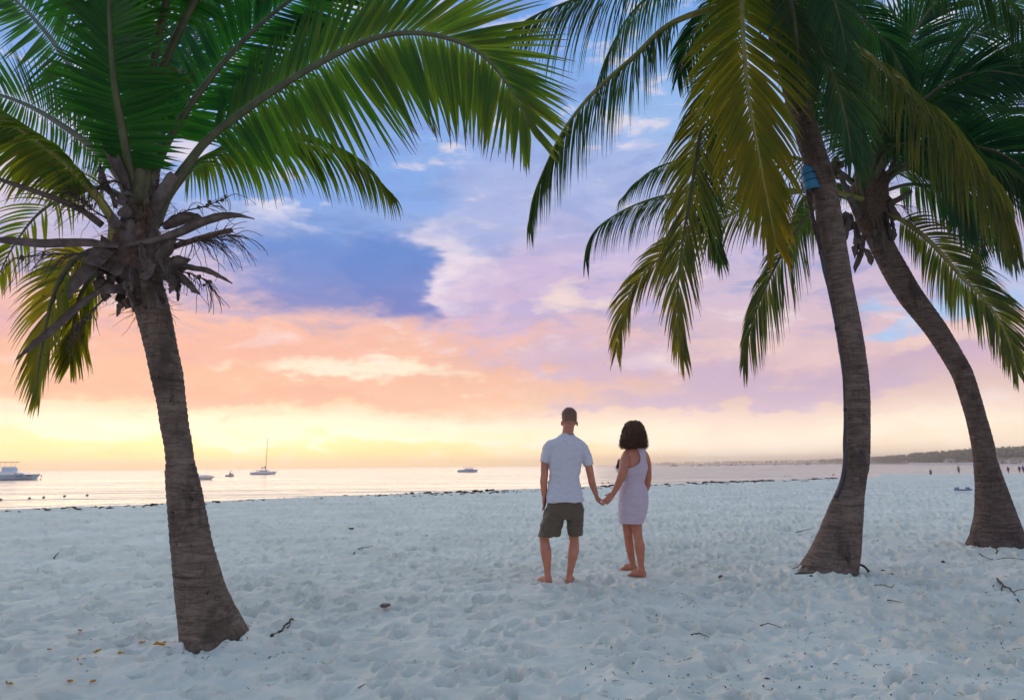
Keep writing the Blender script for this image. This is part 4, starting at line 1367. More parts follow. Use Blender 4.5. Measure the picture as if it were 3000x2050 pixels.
def build_man():
    base = gnd(1640, 1710)
    D = base.y + 0.02
    sc = D / FPX                       # metres for one photo pixel at his distance
    me = thing('person', 'person in a white t-shirt and dark olive shorts, one hand in pocket, standing barefoot', 'person', (base.x, base.y, sand_z(base)))

    def P(x, y, d=0.0):
        return at(x, y, D + d)
    b = MB()
    # head, neck, torso core
    hc = P(1668, 1227, 0.015)
    ball(b, hc + Vector((0, 0, -0.005)), 0.078, 0.096, 0.100)
    ball(b, hc + Vector((0, -0.004, 0.040)), 0.076, 0.094, 0.072)
    ball(b, hc + Vector((0, 0.03, -0.055)), 0.056, 0.066, 0.066)          # jaw
    ball(b, hc + Vector((0, 0.095, -0.018)), 0.014, 0.020, 0.026)         # nose
    ball(b, hc + Vector((0, 0.082, -0.062)), 0.024, 0.012, 0.010)         # lips
    ball(b, hc + Vector((0, 0.078, 0.018)), 0.05, 0.016, 0.010)           # brow
    for s_, xx, yy in ((-1, 1645.5, 1240), (1, 1691, 1241)):
        e = P(xx, yy, 0.02)
        ball(b, e, 0.010, 0.020, 0.029, 10, 8)
    chain(b, [(P(1666, 1245, 0.0), 0.062), (P(1664, 1262, -0.01), 0.060), (P(1662, 1276, 0.0), 0.062)], 8, 16)
    torso = [(1280, 1640, 1684, .065), (1292, 1626, 1697, .080), (1312, 1616, 1703, .098), (1340, 1610, 1705, .115), (1377, 1614, 1696, .108), (1410, 1613, 1695, .105), (1445, 1622, 1690, .080), (1500, 1618, 1692, .085)]
    rings(b, [((P((l + r) / 2, y)), (r - l) / 2 * sc, d) for y, l, r, d in dense(torso)], 28)
    # left arm, hand in pocket
    chain(b, [(P(1613, 1306, 0), .040), (P(1601, 1330, 0), .044), (P(1596, 1360, .0), .043), (P(1595, 1392, -.02), .040), (P(1593, 1408, -.02), .041), (P(1594, 1432, -.01), .036), (P(1594, 1452, .0), .028)], 22)
    hand(b, P(1594, 1452, .0), P(1595, 1474, .02), Vector((0.35, 1, 0)), (0.15, 0.15, 0.15, 0.15), 1, Vector((0.1, -0.4, -1)))
    # right arm reaching to the other hand
    chain(b, [(P(1703, 1312, 0), .040), (P(1717, 1335, 0), .044), (P(1725, 1366, .0), .042), (P(1732, 1400, .01), .038), (P(1734, 1412, .02), .039), (P(1740, 1430, .05), .034), (P(1746, 1447, .08), .0265)], 22)
    hand(b, P(1746, 1447, .08), P(1753, 1469, .12), Vector((-0.2, 1.0, -0.1)), (-0.55, -0.6, -0.6, -0.5), -1, Vector((0.75, 0.0, -0.5)))
    # legs
    for pts, hl, te, an in (
        ([(1622, 1500, .0, .082), (1606, 1545, .0, .066), (1595, 1566, .01, .055), (1595, 1584, .01, .050), (1599, 1612, -.015, .058), (1601, 1630, -.015, .054), (1603, 1652, -.01, .041), (1604, 1679, .0, .033)], (1607, 1711), (1576, 1706), (1605, 1690)),
        ([(1684, 1500, .0, .082), (1683, 1545, .01, .066), (1681, 1566, .02, .055), (1682, 1584, .01, .050), (1681, 1608, -.015, .057), (1678, 1628, -.015, .054), (1674, 1652, -.01, .041), (1669, 1679, .0, .033)], (1668, 1710), (1681, 1694), (1668, 1690))):
        pp = [(P(x, y, d), r) for x, y, d, r in pts]
        a = P(an[0], an[1], 0.0)
        chain(b, pp + [(a, .037)], 30, 16)
        h = gnd(*hl)
        t_ = gnd(*te)
        z = sand_z(h) - 0.005
        foot(b, Vector((h.x, D, z)), Vector((t_.x, D + (t_.y - h.y), z)), a)
    body = remeshed(b, 'body', M_SKIN_M, me, 0.0055, 5)
    for s_ in (-1, 1):
        e = MB()
        ball(e, hc + Vector((0.030 * s_, 0.080, 0.002)), 0.013, 0.012, 0.012, 10, 8)
        e.build('eye', M_EYE, me)
    # shirt
    s = MB()
    rows = [(1271, 1643, 1682, .070), (1275, 1639, 1686, .080), (1282, 1628, 1697, .092), (1290, 1612, 1708, .104), (1302, 1605, 1714, .116), (1325, 1606, 1711, .126), (1350, 1608, 1705, .127),
            (1377, 1609, 1700, .122), (1400, 1608.5, 1699, .118), (1420, 1606, 1700, .120), (1443, 1603, 1704, .130), (1462, 1601, 1708, .138), (1470, 1600.5, 1708.5, .139)]
    rings(s, [((P((l + r) / 2, y)), (r - l) / 2 * sc, d) for y, l, r, d in dense(rows, 3)], 44)
    chain(s, [(P(1620, 1300, 0), .060), (P(1607, 1315, 0), .062), (P(1599, 1334, 0), .056), (P(1594.5, 1354, 0), .056)], 14, 18, 1.15)
    chain(s, [(P(1698, 1302, 0), .060), (P(1711, 1318, 0), .060), (P(1719, 1340, 0), .054), (P(1725, 1362, 0), .053)], 14, 18, 1.15)
    remeshed(s, 'shirt', M_SHIRT, me, 0.007, 3, folds(3, 0.011))
    c = MB()
    cp = []
    for k in range(25):
        a = 2 * math.pi * k / 24
        q = P(1662.5, 1272.5, 0)
        cp.append(q + Vector((19.0 * sc * math.cos(a), 0.071 * math.sin(a), 0.004 + 0.008 * math.sin(a))))
    tube(c, cp, 0.0055, 6, cap=False)
    c.build('collar', M_TRIM, me)
    # shorts
    t = MB()
    hips = [(1448, 1616, 1694, .095), (1461, 1613, 1698, .100), (1467, 1606, 1703, .118), (1480, 1600, 1708, .132), (1498, 1594, 1709, .138), (1512, 1591, 1709, .132), (1520, 1592, 1708, .120)]
    rings(t, [((P((l + r) / 2, y)), (r - l) / 2 * sc, d) for y, l, r, d in dense(hips, 3)], 40)
    for rows in ([(1505, 1593, 1654, .125), (1530, 1585, 1652, .122), (1552, 1580, 1646, .118), (1570, 1577, 1642, .115)],
                 [(1505, 1660, 1709, .125), (1530, 1660, 1708, .122), (1552, 1661, 1706.5, .118), (1568, 1662, 1706, .115)]):
        rings(t, [((P((l + r) / 2, y)), (r - l) / 2 * sc, d) for y, l, r, d in dense(rows, 4)], 32)
    so = remeshed(t, 'shorts', M_SHORTS, me, 0.007, 3, folds(9, 0.012, 10, 5))
    # short hair with a fuzzy edge
    h = MB()
    ball(h, hc + Vector((0, -0.004, 0.002)), 0.0795, 0.0985, 0.099, 28, 20)
    ball(h, hc + Vector((0, -0.008, 0.042)), 0.0795, 0.098, 0.075, 28, 20)
    rs = random.Random(5)
    h.f = [q for q in h.f if sum((h.v[i] - hc).z for i in q) / 4 > -0.030 + max(0, sum((h.v[i] - hc).y for i in q) / 4 + 0.055) * 0.95]
    for k in range(4200):
        th, ph = math.acos(rs.uniform(-0.5, 1)), rs.uniform(0, 2 * math.pi)
        d = Vector((math.sin(th) * math.cos(ph), math.sin(th) * math.sin(ph), math.cos(th)))
        lo = rs.random() < .4
        c0 = hc + (Vector((0, -0.004, 0)) if lo else Vector((0, -0.008, 0.042)))
        p = c0 + (Vector((d.x * 0.081, d.y * 0.099, d.z * 0.099)) if lo else Vector((d.x * 0.079, d.y * 0.097, d.z * 0.0745)))
        if (p - hc).z < -0.052 + max(0, (p - hc).y + 0.055) * 0.95 or (not lo and d.z < 0):
            continue
        l_ = rs.uniform(0.006, 0.012) * (1.8 if d.z > 0.8 else 1.0)
        dd = (d + Vector((rs.uniform(-.4, .4), rs.uniform(-.4, .4), rs.uniform(-.5, .3)))).normalized()
        sd = dd.orthogonal().normalized() * 0.0012
        h.add([p - sd, p + sd, p + dd * l_], [(0, 1, 2)])
    h.build('hair', M_HAIR_M, me)
    return D


def build_woman():
    base = gnd(1868, 1684)
    D = base.y + 0.03
    sc = D / FPX
    me = thing('person', 'person with dark curly bob in a pale sleeveless dress, standing barefoot and holding hands', 'person', (base.x, base.y, sand_z(base)))

    def P(x, y, d=0.0):
        return at(x, y, D + d)
    b = MB()
    hc = P(1853, 1264, 0.03)
    fx = Vector((-0.62, 0.78, 0))                     # the way she looks
    ball(b, hc, 0.072, 0.088, 0.108)
    ball(b, hc + fx * 0.03 + Vector((0, 0, -0.055)), 0.05, 0.06, 0.06)
    ball(b, hc + fx * 0.088 + Vector((0, 0, -0.018)), 0.014, 0.016, 0.022, 10, 8)
    ball(b, hc + fx * 0.078 + Vector((0, 0, -0.058)), 0.02, 0.016, 0.010, 10, 8)
    chain(b, [(hc + Vector((0, 0, -0.04)), .052), (P(1858, 1300, .01), .048), (P(1861, 1318, .0), .060)], 8, 16)
    up = [(1308, 1846, 1878, .05), (1316, 1834, 1890, .075), (1326, 1825, 1896, .09), (1345, 1819, 1896, .105), (1368, 1820, 1892, .115), (1396, 1826, 1888, .105), (1415, 1827, 1885, .10),
          (1440, 1821, 1892, .115), (1470, 1817, 1893, .125), (1500, 1819, 1889, .12), (1520, 1822, 1880, .11)]
    rings(b, [((P((l + r) / 2, y)), (r - l) / 2 * sc, d) for y, l, r, d in dense(up)], 32)
    # left arm to the clasped hands
    chain(b, [(P(1838, 1330, -.01), .055), (P(1831, 1348, -.08), .058), (P(1826, 1376, -.13), .052), (P(1818, 1402, -.13), .045), (P(1808, 1424, -.13), .039), (P(1796, 1446, -.12), .029)], 22, 14)
    hand(b, P(1796, 1446, -.12), P(1779, 1465, -.17), Vector((0.55, 0.35, 0.35)), (0.35, 0.45, 0.75, 0.8), -1, Vector((-0.9, 0.1, -0.35)), 0.92, 0.024)
    # right arm, forearm carried in front
    chain(b, [(P(1886, 1330, .02), .050), (P(1894, 1352, .03), .050), (P(1898, 1385, .05), .044), (P(1898, 1405, .08), .040), (P(1894, 1428, .14), .036), (P(1884, 1450, .22), .027)], 22, 14)
    hand(b, P(1884, 1450, .22), P(1876, 1468, .25), Vector((0.3, -0.6, 0.5)), (0.3, 0.35, 0.4, 0.4), 1, None, 0.92, 0.024)
    for pts, hl, te, an, dd in (
        ([(1838, 1490, .02, .085), (1838, 1535, .04, .060), (1840, 1566, .08, .050), (1844, 1596, .12, .050), (1849, 1626, .18, .043), (1854, 1650, .24, .033)], (1858, 1672), (1830, 1670), (1855, 1659), .27),
        ([(1862, 1490, -.02, .085), (1864, 1535, -.03, .066), (1867, 1560, -.04, .055), (1870, 1578, -.04, .053), (1874, 1600, -.06, .060), (1876, 1626, -.04, .048), (1878, 1656, -.03, .034)], (1886, 1687), (1846, 1683), (1879, 1667), -.03)):
        pp = [(P(x, y, d), r) for x, y, d, r in pts]
        a = P(an[0], an[1], dd)
        chain(b, pp + [(a, .034)], 30, 16)
        h = gnd(*hl)
        t_ = gnd(*te)
        z = sand_z(Vector((h.x, D + dd, 0))) - 0.005
        foot(b, Vector((h.x, D + dd, z)), Vector((t_.x, D + dd + (t_.y - h.y), z)), a, 0.225, 0.075)
    remeshed(b, 'body', M_SKIN_W, me, 0.0055, 5)
    for s_ in (-1, 1):
        e = MB()
        sv = Vector((fx.y, -fx.x, 0))
        ball(e, hc + fx * 0.074 + sv * (0.028 * s_) + Vector((0, 0, 0.004)), 0.012, 0.012, 0.011, 10, 8)
        e.build('eye', M_EYE, me)
    # dress: full skirt and bodice below, narrow racer back above
    rows = [(1304, 1850, 1880, .056), (1312, 1838, 1889, .080), (1322, 1826, 1897, .098), (1335, 1820, 1899, .110), (1350, 1811, 1899, .125), (1368, 1806, 1897, .135), (1384, 1812, 1892, .128), (1398, 1823, 1889, .114),
            (1412, 1827, 1884, .106), (1430, 1818, 1893, .122), (1452, 1815, 1897, .135), (1475, 1814, 1897.5, .142), (1501, 1814, 1892, .138), (1518, 1814.5, 1886, .130), (1533, 1815, 1880, .124)]
    dr = dense(rows, 11)
    n = 220
    d_ = MB()
    info = []
    vs, fs = [], []
    for y, l, r, dp in dr:
        c = P((l + r) / 2, y)
        for k in range(n):
            a = 2 * math.pi * k / n
            ca, sa = math.cos(a), math.sin(a)
            e = 2 / 2.25
            ux = math.copysign(abs(ca) ** e, ca)
            vs.append(Vector((c.x + ((r - l) / 2 * sc + 0.004) * ux, c.y + (dp + 0.004) * math.copysign(abs(sa) ** e, sa), c.z)))
            info.append(((l + r) / 2 + (r - l) / 2 * ux, y, sa))
    ys = [1300, 1306, 1315, 1325, 1343, 1356, 1364, 1370, 1374]
    lo = [1848, 1856, 1863, 1868, 1871, 1867, 1857, 1844, 1790]
    hi = [1880, 1884, 1886, 1886, 1887, 1889, 1892, 1896, 1910]
    for j in range(len(dr) - 1):
        for k in range(n):
            k2 = (k + 1) % n
            q = (j * n + k, j * n + k2, (j + 1) * n + k2, (j + 1) * n + k)
            px = sum(info[i][0] for i in q) / 4
            py = sum(info[i][1] for i in q) / 4
            sa = sum(info[i][2] for i in q) / 4
            if py < 1374:
                if sa < 0.05:
                    if not (interp(py, ys, lo) <= px <= interp(py, ys, hi)):
                        continue
                else:
                    if py < 1345 and not (abs(px - 1842) < 5 or abs(px - 1882) < 5) or px > 1892 and py < 1366 or (py < 1368 and sa < 0.3 and px < 1815 and py < 1340):
                        continue
            fs.append(q)
    d_.add(vs, fs)
    remeshed(d_, 'dress', M_DRESS, me, 0, 0, folds(21, 0.008, 12, 9), solid=0.004)
    # curly bob
    hr = MB()
    hv = [(1231, 1848, 1864, .03), (1236, 1838, 1875, .075), (1246, 1829, 1884, .105), (1260, 1824, 1889, .122), (1275, 1820, 1892, .130), (1290, 1818, 1894, .130), (1301, 1823, 1891, .115), (1308, 1835, 1885, .085)]
    rw = [((P((l + r) / 2, y, -0.005)), (r - l) / 2 * sc, d) for y, l, r, d in dense(hv)]
    core = MB()
    rings(core, rw, 30, 2.1)
    rs = random.Random(17)

    def curl(p):
        return 0.024 * mnoise.noise(Vector((p[0] * 42, p[1] * 42, p[2] * 30))) + 0.014 * mnoise.noise(Vector((p[0] * 90, p[1] * 90, p[2] * 70))) - 0.006
    hair = remeshed(core, 'hair', M_HAIR_W, me, 0.007, 2, curl)
    zlow = P(1855, 1313, 0).z
    for k in range(1700):
        j = rs.randint(2, len(rw) - 1)
        c, rx, ry = rw[j]
        a = rs.uniform(0, 2 * math.pi)
        if math.sin(a) > 0.55 and math.cos(a + 0.6) < 0.2:
            continue                                    # the face stays free
        o = Vector((math.cos(a), math.sin(a), 0))
        p = c + Vector((rx * 0.93 * o.x, ry * 0.93 * o.y, 0))
        ln = min(rs.uniform(0.05, 0.10), max(0.018, p.z - zlow + rs.uniform(-.02, .02)))
        dn = (Vector((0, 0, -1)) + o * rs.uniform(0.0, 0.5)).normalized()
        s1 = dn.orthogonal().normalized()
        s2 = dn.cross(s1)
        ph, rr, tn = rs.uniform(0, 6.28), rs.uniform(0.005, 0.013), rs.uniform(1.2, 2.6)
        pts = []
        for i in range(11):
            u = i / 10
            an = ph + u * tn * 6.28
            pts.append(p + dn * (ln * u) + (s1 * math.cos(an) + s2 * math.sin(an)) * rr + o * 0.004)
        tube(hr, pts, [0.0024 * (1 - 0.5 * i / 10) for i in range(11)], 3)
    hr.build('loose_curls', M_HAIR_W, hair, kind='stuff')


build_man()
build_woman()


# ------------------------------------------------------------------ walkers by the water
def walker(px, py, D, shirt, legs, label, stride=0.2, h=1.74, arms=0.0, seed=0):
    foot_p = at(px, py, D)
    b = thing('person', label, 'person', (foot_p.x, foot_p.y, foot_p.z), 'people walking by the water')
    o = foot_p
    k = h / 1.75
    yaw = Vector((0.25, 0.97, 0)).normalized()
    sx = Vector((yaw.y, -yaw.x, 0))

    def V(a, f, z):
        return o + sx * (a * k) + yaw * (f * k) + Vector((0, 0, z * k))
    body, top, low = MB(), MB(), MB()
    for s in (-1, 1):
        st = stride * s
        chain(body, [(V(0.09 * s, 0, 0.88), .09), (V(0.10 * s, st * 0.6 + 0.05, 0.48), .058), (V(0.10 * s, st, 0.09), .042), (V(0.10 * s, st + 0.12, 0.03), .035)], 12, 8)
        chain(body, [(V(0.19 * s, 0, 1.42), .055), (V((0.24 + arms) * s, -st * 0.4, 1.15), .043), (V((0.22 + arms) * s, -st * 0.8 + 0.1, 0.90), .034), (V((0.2 + arms) * s, -st + 0.12, 0.80), .036)], 12, 8)
        chain(low, [(V(0.085 * s, 0, 0.98), .125), (V(0.10 * s, st * 0.35 + 0.03, 0.68), .095), (V(0.10 * s, st * 0.55 + 0.05, 0.46), .085)], 8, 10)
        chain(top, [(V(0.18 * s, 0, 1.44), .07), (V((0.23 + arms * 0.7) * s, -st * 0.2, 1.24), .066)], 5, 8)
    chain(body, [(V(0, 0, 0.95), .15), (V(0, 0, 1.25), .15), (V(0, 0, 1.42), .12), (V(0, 0.01, 1.52), .055), (V(0, 0.03, 1.60), .08), (V(0, 0.03, 1.68), .09), (V(0, 0.02, 1.74), .05)], 20, 10)
    chain(top, [(V(0, 0, 0.90), .165), (V(0, 0, 1.2), .165), (V(0, 0, 1.42), .15), (V(0, 0, 1.50), .07)], 10, 12)
    remeshed(body, 'body', M_SKIN_W, b, 0.03, 2)
    top.build('shirt', shirt, b)
    low.build('trousers', legs, b)
    hb = MB()
    ball(hb, V(0, 0.015, 1.665), .088, .098, .095, 10, 8)
    hb.build('hair', M_HAIR_W, b)


def cloth(n, c):
    return mat_plain(n, c, 0.85, 0.1, 4.0)


def stripes(n, a, b_):
    mt, g, p, out = new_mat(n)
    tc = g.node('ShaderNodeTexCoord').outputs['Object']
    s = g.node('ShaderNodeSeparateXYZ')
    g.put(s.inputs[0], tc)
    w_ = g.m('SINE', g.m('MULTIPLY', s.outputs[2], 45.0))
    g.put(p.inputs['Base Color'], g.mix(g.smooth(w_, -0.2, 0.2), a, b_))
    p.inputs['Roughness'].default_value = 0.85
    return mt


WD = 144.0
walker(2728, 1398, WD, cloth('violet_cloth', (0.16, 0.11, 0.26)), cloth('black_cloth', (0.02, 0.02, 0.025)), 'small figure in a violet top and black trousers half hidden by the sand crest', 0.05)
walker(2810, 1389, WD, stripes('striped_cloth', (0.05, 0.06, 0.05, 1), (0.30, 0.30, 0.16, 1)), cloth('denim_cloth', (0.07, 0.09, 0.19)), 'small figure in a striped top and blue trousers by the water', 0.12, 1.76, 0.05)
walker(2955, 1386.5, WD, cloth('maroon_cloth', (0.25, 0.06, 0.07)), cloth('slate_cloth', (0.10, 0.13, 0.22)), 'small figure in a maroon top walking behind the bowed palm', 0.2, 1.45)
walker(2988, 1386, WD, cloth('dark_green_cloth', (0.03, 0.05, 0.05)), cloth('orange_cloth', (0.40, 0.12, 0.05)), 'small figure in a dark top and orange shorts walking by the water', 0.2, 1.5)
walker(2999, 1385, WD + 2, cloth('blue_cloth', (0.05, 0.12, 0.35)), cloth('navy_cloth', (0.03, 0.04, 0.10)), 'small figure all in blue walking by the water', 0.15, 1.58)


# ------------------------------------------------------------------ boats
M_GEL = mat_plain('white_hull_paint', (0.80, 0.81, 0.82), 0.35, 0.05, 2.0)
M_BLUEHULL = mat_plain('pale_blue_hull_paint', (0.40, 0.64, 0.80), 0.35, 0.06, 2.0)
M_DARKHULL = mat_plain('dark_antifouling', (0.03, 0.06, 0.08), 0.6, 0.1, 3.0)
M_RED = mat_plain('red_paint', (0.55, 0.06, 0.07), 0.4, 0.08)
M_TEAL = mat_plain('blue_lettering', (0.01, 0.12, 0.34), 0.5, 0.05)
M_GREYL = mat_plain('grey_lettering', (0.20, 0.26, 0.34), 0.5, 0.05)
M_GLASS = mat_plain('dark_boat_window', (0.06, 0.07, 0.09), 0.12, 0.05)
M_ALU = mat_plain('dull_metal_spar', (0.30, 0.24, 0.18), 0.45, 0.1, metal=0.3)
M_CANVAS = mat_plain('brown_canvas', (0.22, 0.15, 0.12), 0.85, 0.1)
M_PURPLE = mat_plain('violet_plate', (0.10, 0.05, 0.14), 0.6, 0.05)


def hull(parent, o, ax, L, B, H, mat, name='hull', bow=1, sheer=0.25, draft=0.25, rake=0.18, stern=0.8):
    """o: waterline point under the stern, ax: unit vector stern to bow"""
    ay = Vector((-ax.y, ax.x, 0))
    mb = MB()
    vs, fs = [], []
    n, m_ = 22, 9
    for i in range(n):
        s = i / (n - 1)
        w_ = B / 2 * (stern + (1 - stern) * min(1, s * 3)) * (1 - max(0, (s - 0.45) / 0.55) ** 2.2)
        top = H * (1 + sheer * s * s)
        for k in range(m_):
            u = k / (m_ - 1) * 2 - 1
            a = abs(u)
            z = -draft + (top + draft) * a ** 1.8
            x = s * L * (1 - rake) + rake * L * s * ((z + draft) / (top + draft))
            yy = w_ * math.copysign(min(1, a ** 0.55), u)
            vs.append(o + ax * x + ay * yy + Vector((0, 0, z)))
    for i in range(n - 1):
        for k in range(m_ - 1):
            a = i * m_ + k
            fs.append((a, a + 1, a + m_ + 1, a + m_))
        fs.append((i * m_, (i + 1) * m_, (i + 1) * m_ + m_ - 1, i * m_ + m_ - 1))
    fs.append(tuple(range(m_)))
    mb.add(vs, fs)
    return mb.build(name, mat, parent, smooth=False)


def text_mesh(body, size, o, right, up, mat, parent, name, bold=False, shear=0.0):
    cu = bpy.data.curves.new(name, 'FONT')
    cu.body = body
    cu.size = size
    cu.extrude = 0.004
    cu.shear = shear
    if bold:
        cu.offset = size * 0.022
    ob = bpy.data.objects.new(name, cu)
    COL.objects.link(ob)
    dg = bpy.context.evaluated_depsgraph_get()
    me = bpy.data.meshes.new_from_object(ob.evaluated_get(dg))
    COL.objects.unlink(ob)
    bpy.data.objects.remove(ob)
    nrm = right.cross(up)
    b = Vector(parent['_o'])
    for v in me.vertices:
        v.co = o - b + right * v.co.x + up * v.co.y + nrm * v.co.z
    me.materials.clear()
    me.materials.append(mat)
    r_ = bpy.data.objects.new(name, me)
    COL.objects.link(r_)
    r_.parent = parent
    r_['_o'] = list(parent['_o'])
    return r_


def wp(px, py):
    return gnd(px, py, WATER_Z)


X = Vector((1, 0, 0))
Z = Vector((0, 0, 1))


def blk(parent, name, mat, c, s, rot=0.0, taper=1.0):
    mb = MB()
    box(mb, c, s, rot, taper)
    return mb.build(name, mat, parent, smooth=False)


def rod(parent, name, mat, pts, r):
    mb = MB()
    tube(mb, [Vector(p) for p in pts], r, 6)
    return mb.build(name, mat, parent)


def tour_boat():
    bowp = wp(98, 1405.5)
    D = bowp.y
    k = D / FPX
    L = 15.0
    o = Vector((bowp.x + 20 * k - L, D, WATER_Z))
    r = thing('tour_boat', 'pale blue tour boat with lettered hull and flybridge lying off the beach', 'boat', o)
    H = 13.5 * k
    hull(r, o, X, L, 3.8, H, M_BLUEHULL, sheer=0.22, rake=0.12, draft=0.5)
    st = MB()
    box(st, o + X * (L * 0.44) + Z * 0.10, (L * 0.86, 3.55, 0.24))
    st.build('waterline_stripe', M_DARKHULL, r, smooth=False)
    yf = -1.93
    rod(r, 'rub_rail', M_GLASS, [o + X * (L * 0.0) + Vector((0, yf, H)), o + X * (L * 0.45) + Vector((0, yf, H * 1.04)), o + X * (L * 0.70) + Vector((0, yf * 0.86, H * 1.10)), o + X * (L * 0.88) + Vector((0, yf * 0.5, H * 1.16)), o + X * (L * 0.995) + Vector((0, 0, H * 1.21))], 0.06)
    # long low cabin with raked screens
    cab = MB()
    x0, x1 = L * 0.28, L * 0.80
    pr = [(x0, 0), (x1, 0), (x1 - 1.6, 0.55), (x1 - 3.2, 0.95), (x0 + 0.2, 1.05)]
    vs = [o + X * x + Vector((0, s * 1.35, H + z)) for s in (-1, 1) for x, z in pr]
    n = len(pr)
    cab.add(vs, [tuple(range(n)), tuple(range(n, 2 * n))[::-1]] + [(i, (i + 1) % n, n + (i + 1) % n, n + i)[::-1] for i in range(n)])
    c_ = cab.build('cabin', M_GEL, r, smooth=False)
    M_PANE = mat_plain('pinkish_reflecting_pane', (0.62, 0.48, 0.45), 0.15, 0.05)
    for a, b_, h0, h1 in ((L * 0.565, L * 0.645, .22, .72), (L * 0.66, L * 0.775, .18, .62)):
        w_ = MB()
        y_ = -1.36
        w_.add([o + X * a + Vector((0, y_, H + h0)), o + X * b_ + Vector((0, y_, H + h0)), o + X * (b_ - (b_ - a) * 0.45) + Vector((0, y_, H + h1)), o + X * (a + 0.25) + Vector((0, y_, H + h1))] +
               [o + X * a + Vector((0, y_ + .03, H + h0)), o + X * b_ + Vector((0, y_ + .03, H + h0)), o + X * (b_ - (b_ - a) * 0.45) + Vector((0, y_ + .03, H + h1)), o + X * (a + 0.25) + Vector((0, y_ + .03, H + h1))],
               [(0, 1, 2, 3), (4, 7, 6, 5), (0, 4, 5, 1), (1, 5, 6, 2), (2, 6, 7, 3), (3, 7, 4, 0)])
        w_.build('window', M_PANE, c_, smooth=False)
    blk(r, 'wheelhouse', M_BLUEHULL, o + X * (L * 0.42) + Z * (H + 1.0), (3.2, 2.4, 2.0), 0, 0.85)
    blk(r, 'flybridge', M_GEL, o + X * (L * 0.40) + Z * (H + 2.15), (2.6, 2.0, 0.35))
    blk(r, 'canopy', M_CANVAS, o + X * (L * 0.38) + Z * (H + 3.55), (4.6, 2.6, 0.12))
    for a in (0.28, 0.48):
        for s in (-0.9, 0.9):
            rod(r, 'canopy_post', M_ALU, [o + X * (L * a) + Vector((0, s, H + 2.0)), o + X * (L * a) + Vector((0, s, H + 3.5))], 0.04)
    rl = [o + X * (L * t) + Vector((0, -1.5 * (1 - max(0, (t - .75) * 3.2)), H * 1.12 + 0.55)) for t in (0.76, 0.82, 0.88, 0.94, 0.985)]
    rod(r, 'bow_rail', M_GEL, rl, 0.03)
    for p in rl[::2]:
        rod(r, 'rail_post', M_GEL, [p, p - Z * 0.6], 0.025)
    # hull lettering on the side facing the beach
    tz = H * 0.55
    text_mesh('TOURS', 0.72, o + X * (L * 0.455) + Vector((0, -1.98, tz)), X, Z, M_GREYL, r, 'hull_lettering', shear=0.25)
    text_mesh('-POINT', 0.72, o + X * (L * 0.615) + Vector((0, -1.93, tz + .03)), X, Z, M_TEAL, r, 'hull_lettering', True, 0.12)
    pl = MB()
    box(pl, o + X * (L * 0.845) + Vector((0, -1.60, H * 0.98)), (1.35, 0.05, 0.30), 0.42)
    pl.build('name_plate', M_PURPLE, r, smooth=False)


def catamaran():
    p = wp(737, 1390)
    D = p.y
    k = D / FPX
    o = Vector((p.x, D, WATER_Z))
    L = 69 * k
    r = thing('catamaran', 'white sailing catamaran with furled sail and a single tall mast', 'boat', o)
    for s in (-1.6, 1.6):
        hull(r, o + Vector((0, s, 0)), X, L, 1.3, 0.95, M_GEL, sheer=0.35, rake=0.08, draft=0.2, stern=0.6)
    st = MB()
    box(st, o + X * (L * .48) + Vector((0, -2.13, 0.28)), (L * .8, 0.04, 0.30))
    st.build('blue_stripe', mat_plain('violet_blue_stripe', (0.10, 0.14, 0.36), 0.5), r, smooth=False)
    blk(r, 'bridge_deck', M_GEL, o + X * (L * .46) + Z * 0.95, (L * .62, 4.2, 0.3))
    blk(r, 'cabin', M_GEL, o + X * (L * .52) + Z * 1.45, (L * .36, 3.2, 0.8), 0, 0.8)
    for a in (.40, .52, .64):
        blk(r, 'window', M_GLASS, o + X * (L * a) + Vector((0, -1.47, 1.5)), (0.7, 0.06, 0.35))
    mx = o.x + 40 * k
    rod(r, 'mast', M_ALU, [(mx, D, WATER_Z + 1.3), (mx + 0.05, D, WATER_Z + 7.0), (mx + 0.22, D, WATER_Z + 105 * k)], [0.14, 0.12, 0.07])
    rod(r, 'boom', M_ALU, [(mx, D, WATER_Z + 19.5 * k), (mx - 1.2, D, WATER_Z + 18.8 * k), (mx - 15 * k, D, WATER_Z + 19 * k)], [0.20, 0.13, 0.07])
    rod(r, 'furled_sail', M_CANVAS, [(mx, D, WATER_Z + 22 * k), (mx - 0.5, D, WATER_Z + 20 * k), (mx - 1.4, D, WATER_Z + 19.6 * k)], [0.28, 0.2, 0.08])
    for a in (.12, .3, .7, .82, .93):
        rod(r, 'rail_post', M_GLASS, [o + X * (L * a) + Vector((0, -1.8, 0.9)), o + X * (L * a) + Vector((0, -1.8, 1.75))], 0.04)
    rod(r, 'rail', M_GEL, [o + X * (L * .1) + Vector((0, -1.8, 1.75)), o + X * (L * .95) + Vector((0, -1.8, 1.85))], 0.03)
    ring_ = MB()
    cp = [o + X * (L * .28) + Vector((0.35 * math.cos(t), -1.85, 1.45 + 0.35 * math.sin(t))) for t in np.linspace(0, 6.283, 13)]
    tube(ring_, cp, 0.08, 6, cap=False)
    ring_.build('lifebuoy', M_RED, r)
    rod(r, 'antenna', M_ALU, [o + X * (L * .41) + Z * 1.9, o + X * (L * .40) + Z * (27 * k), o + X * (L * .42) + Z * (33 * k)], 0.05)


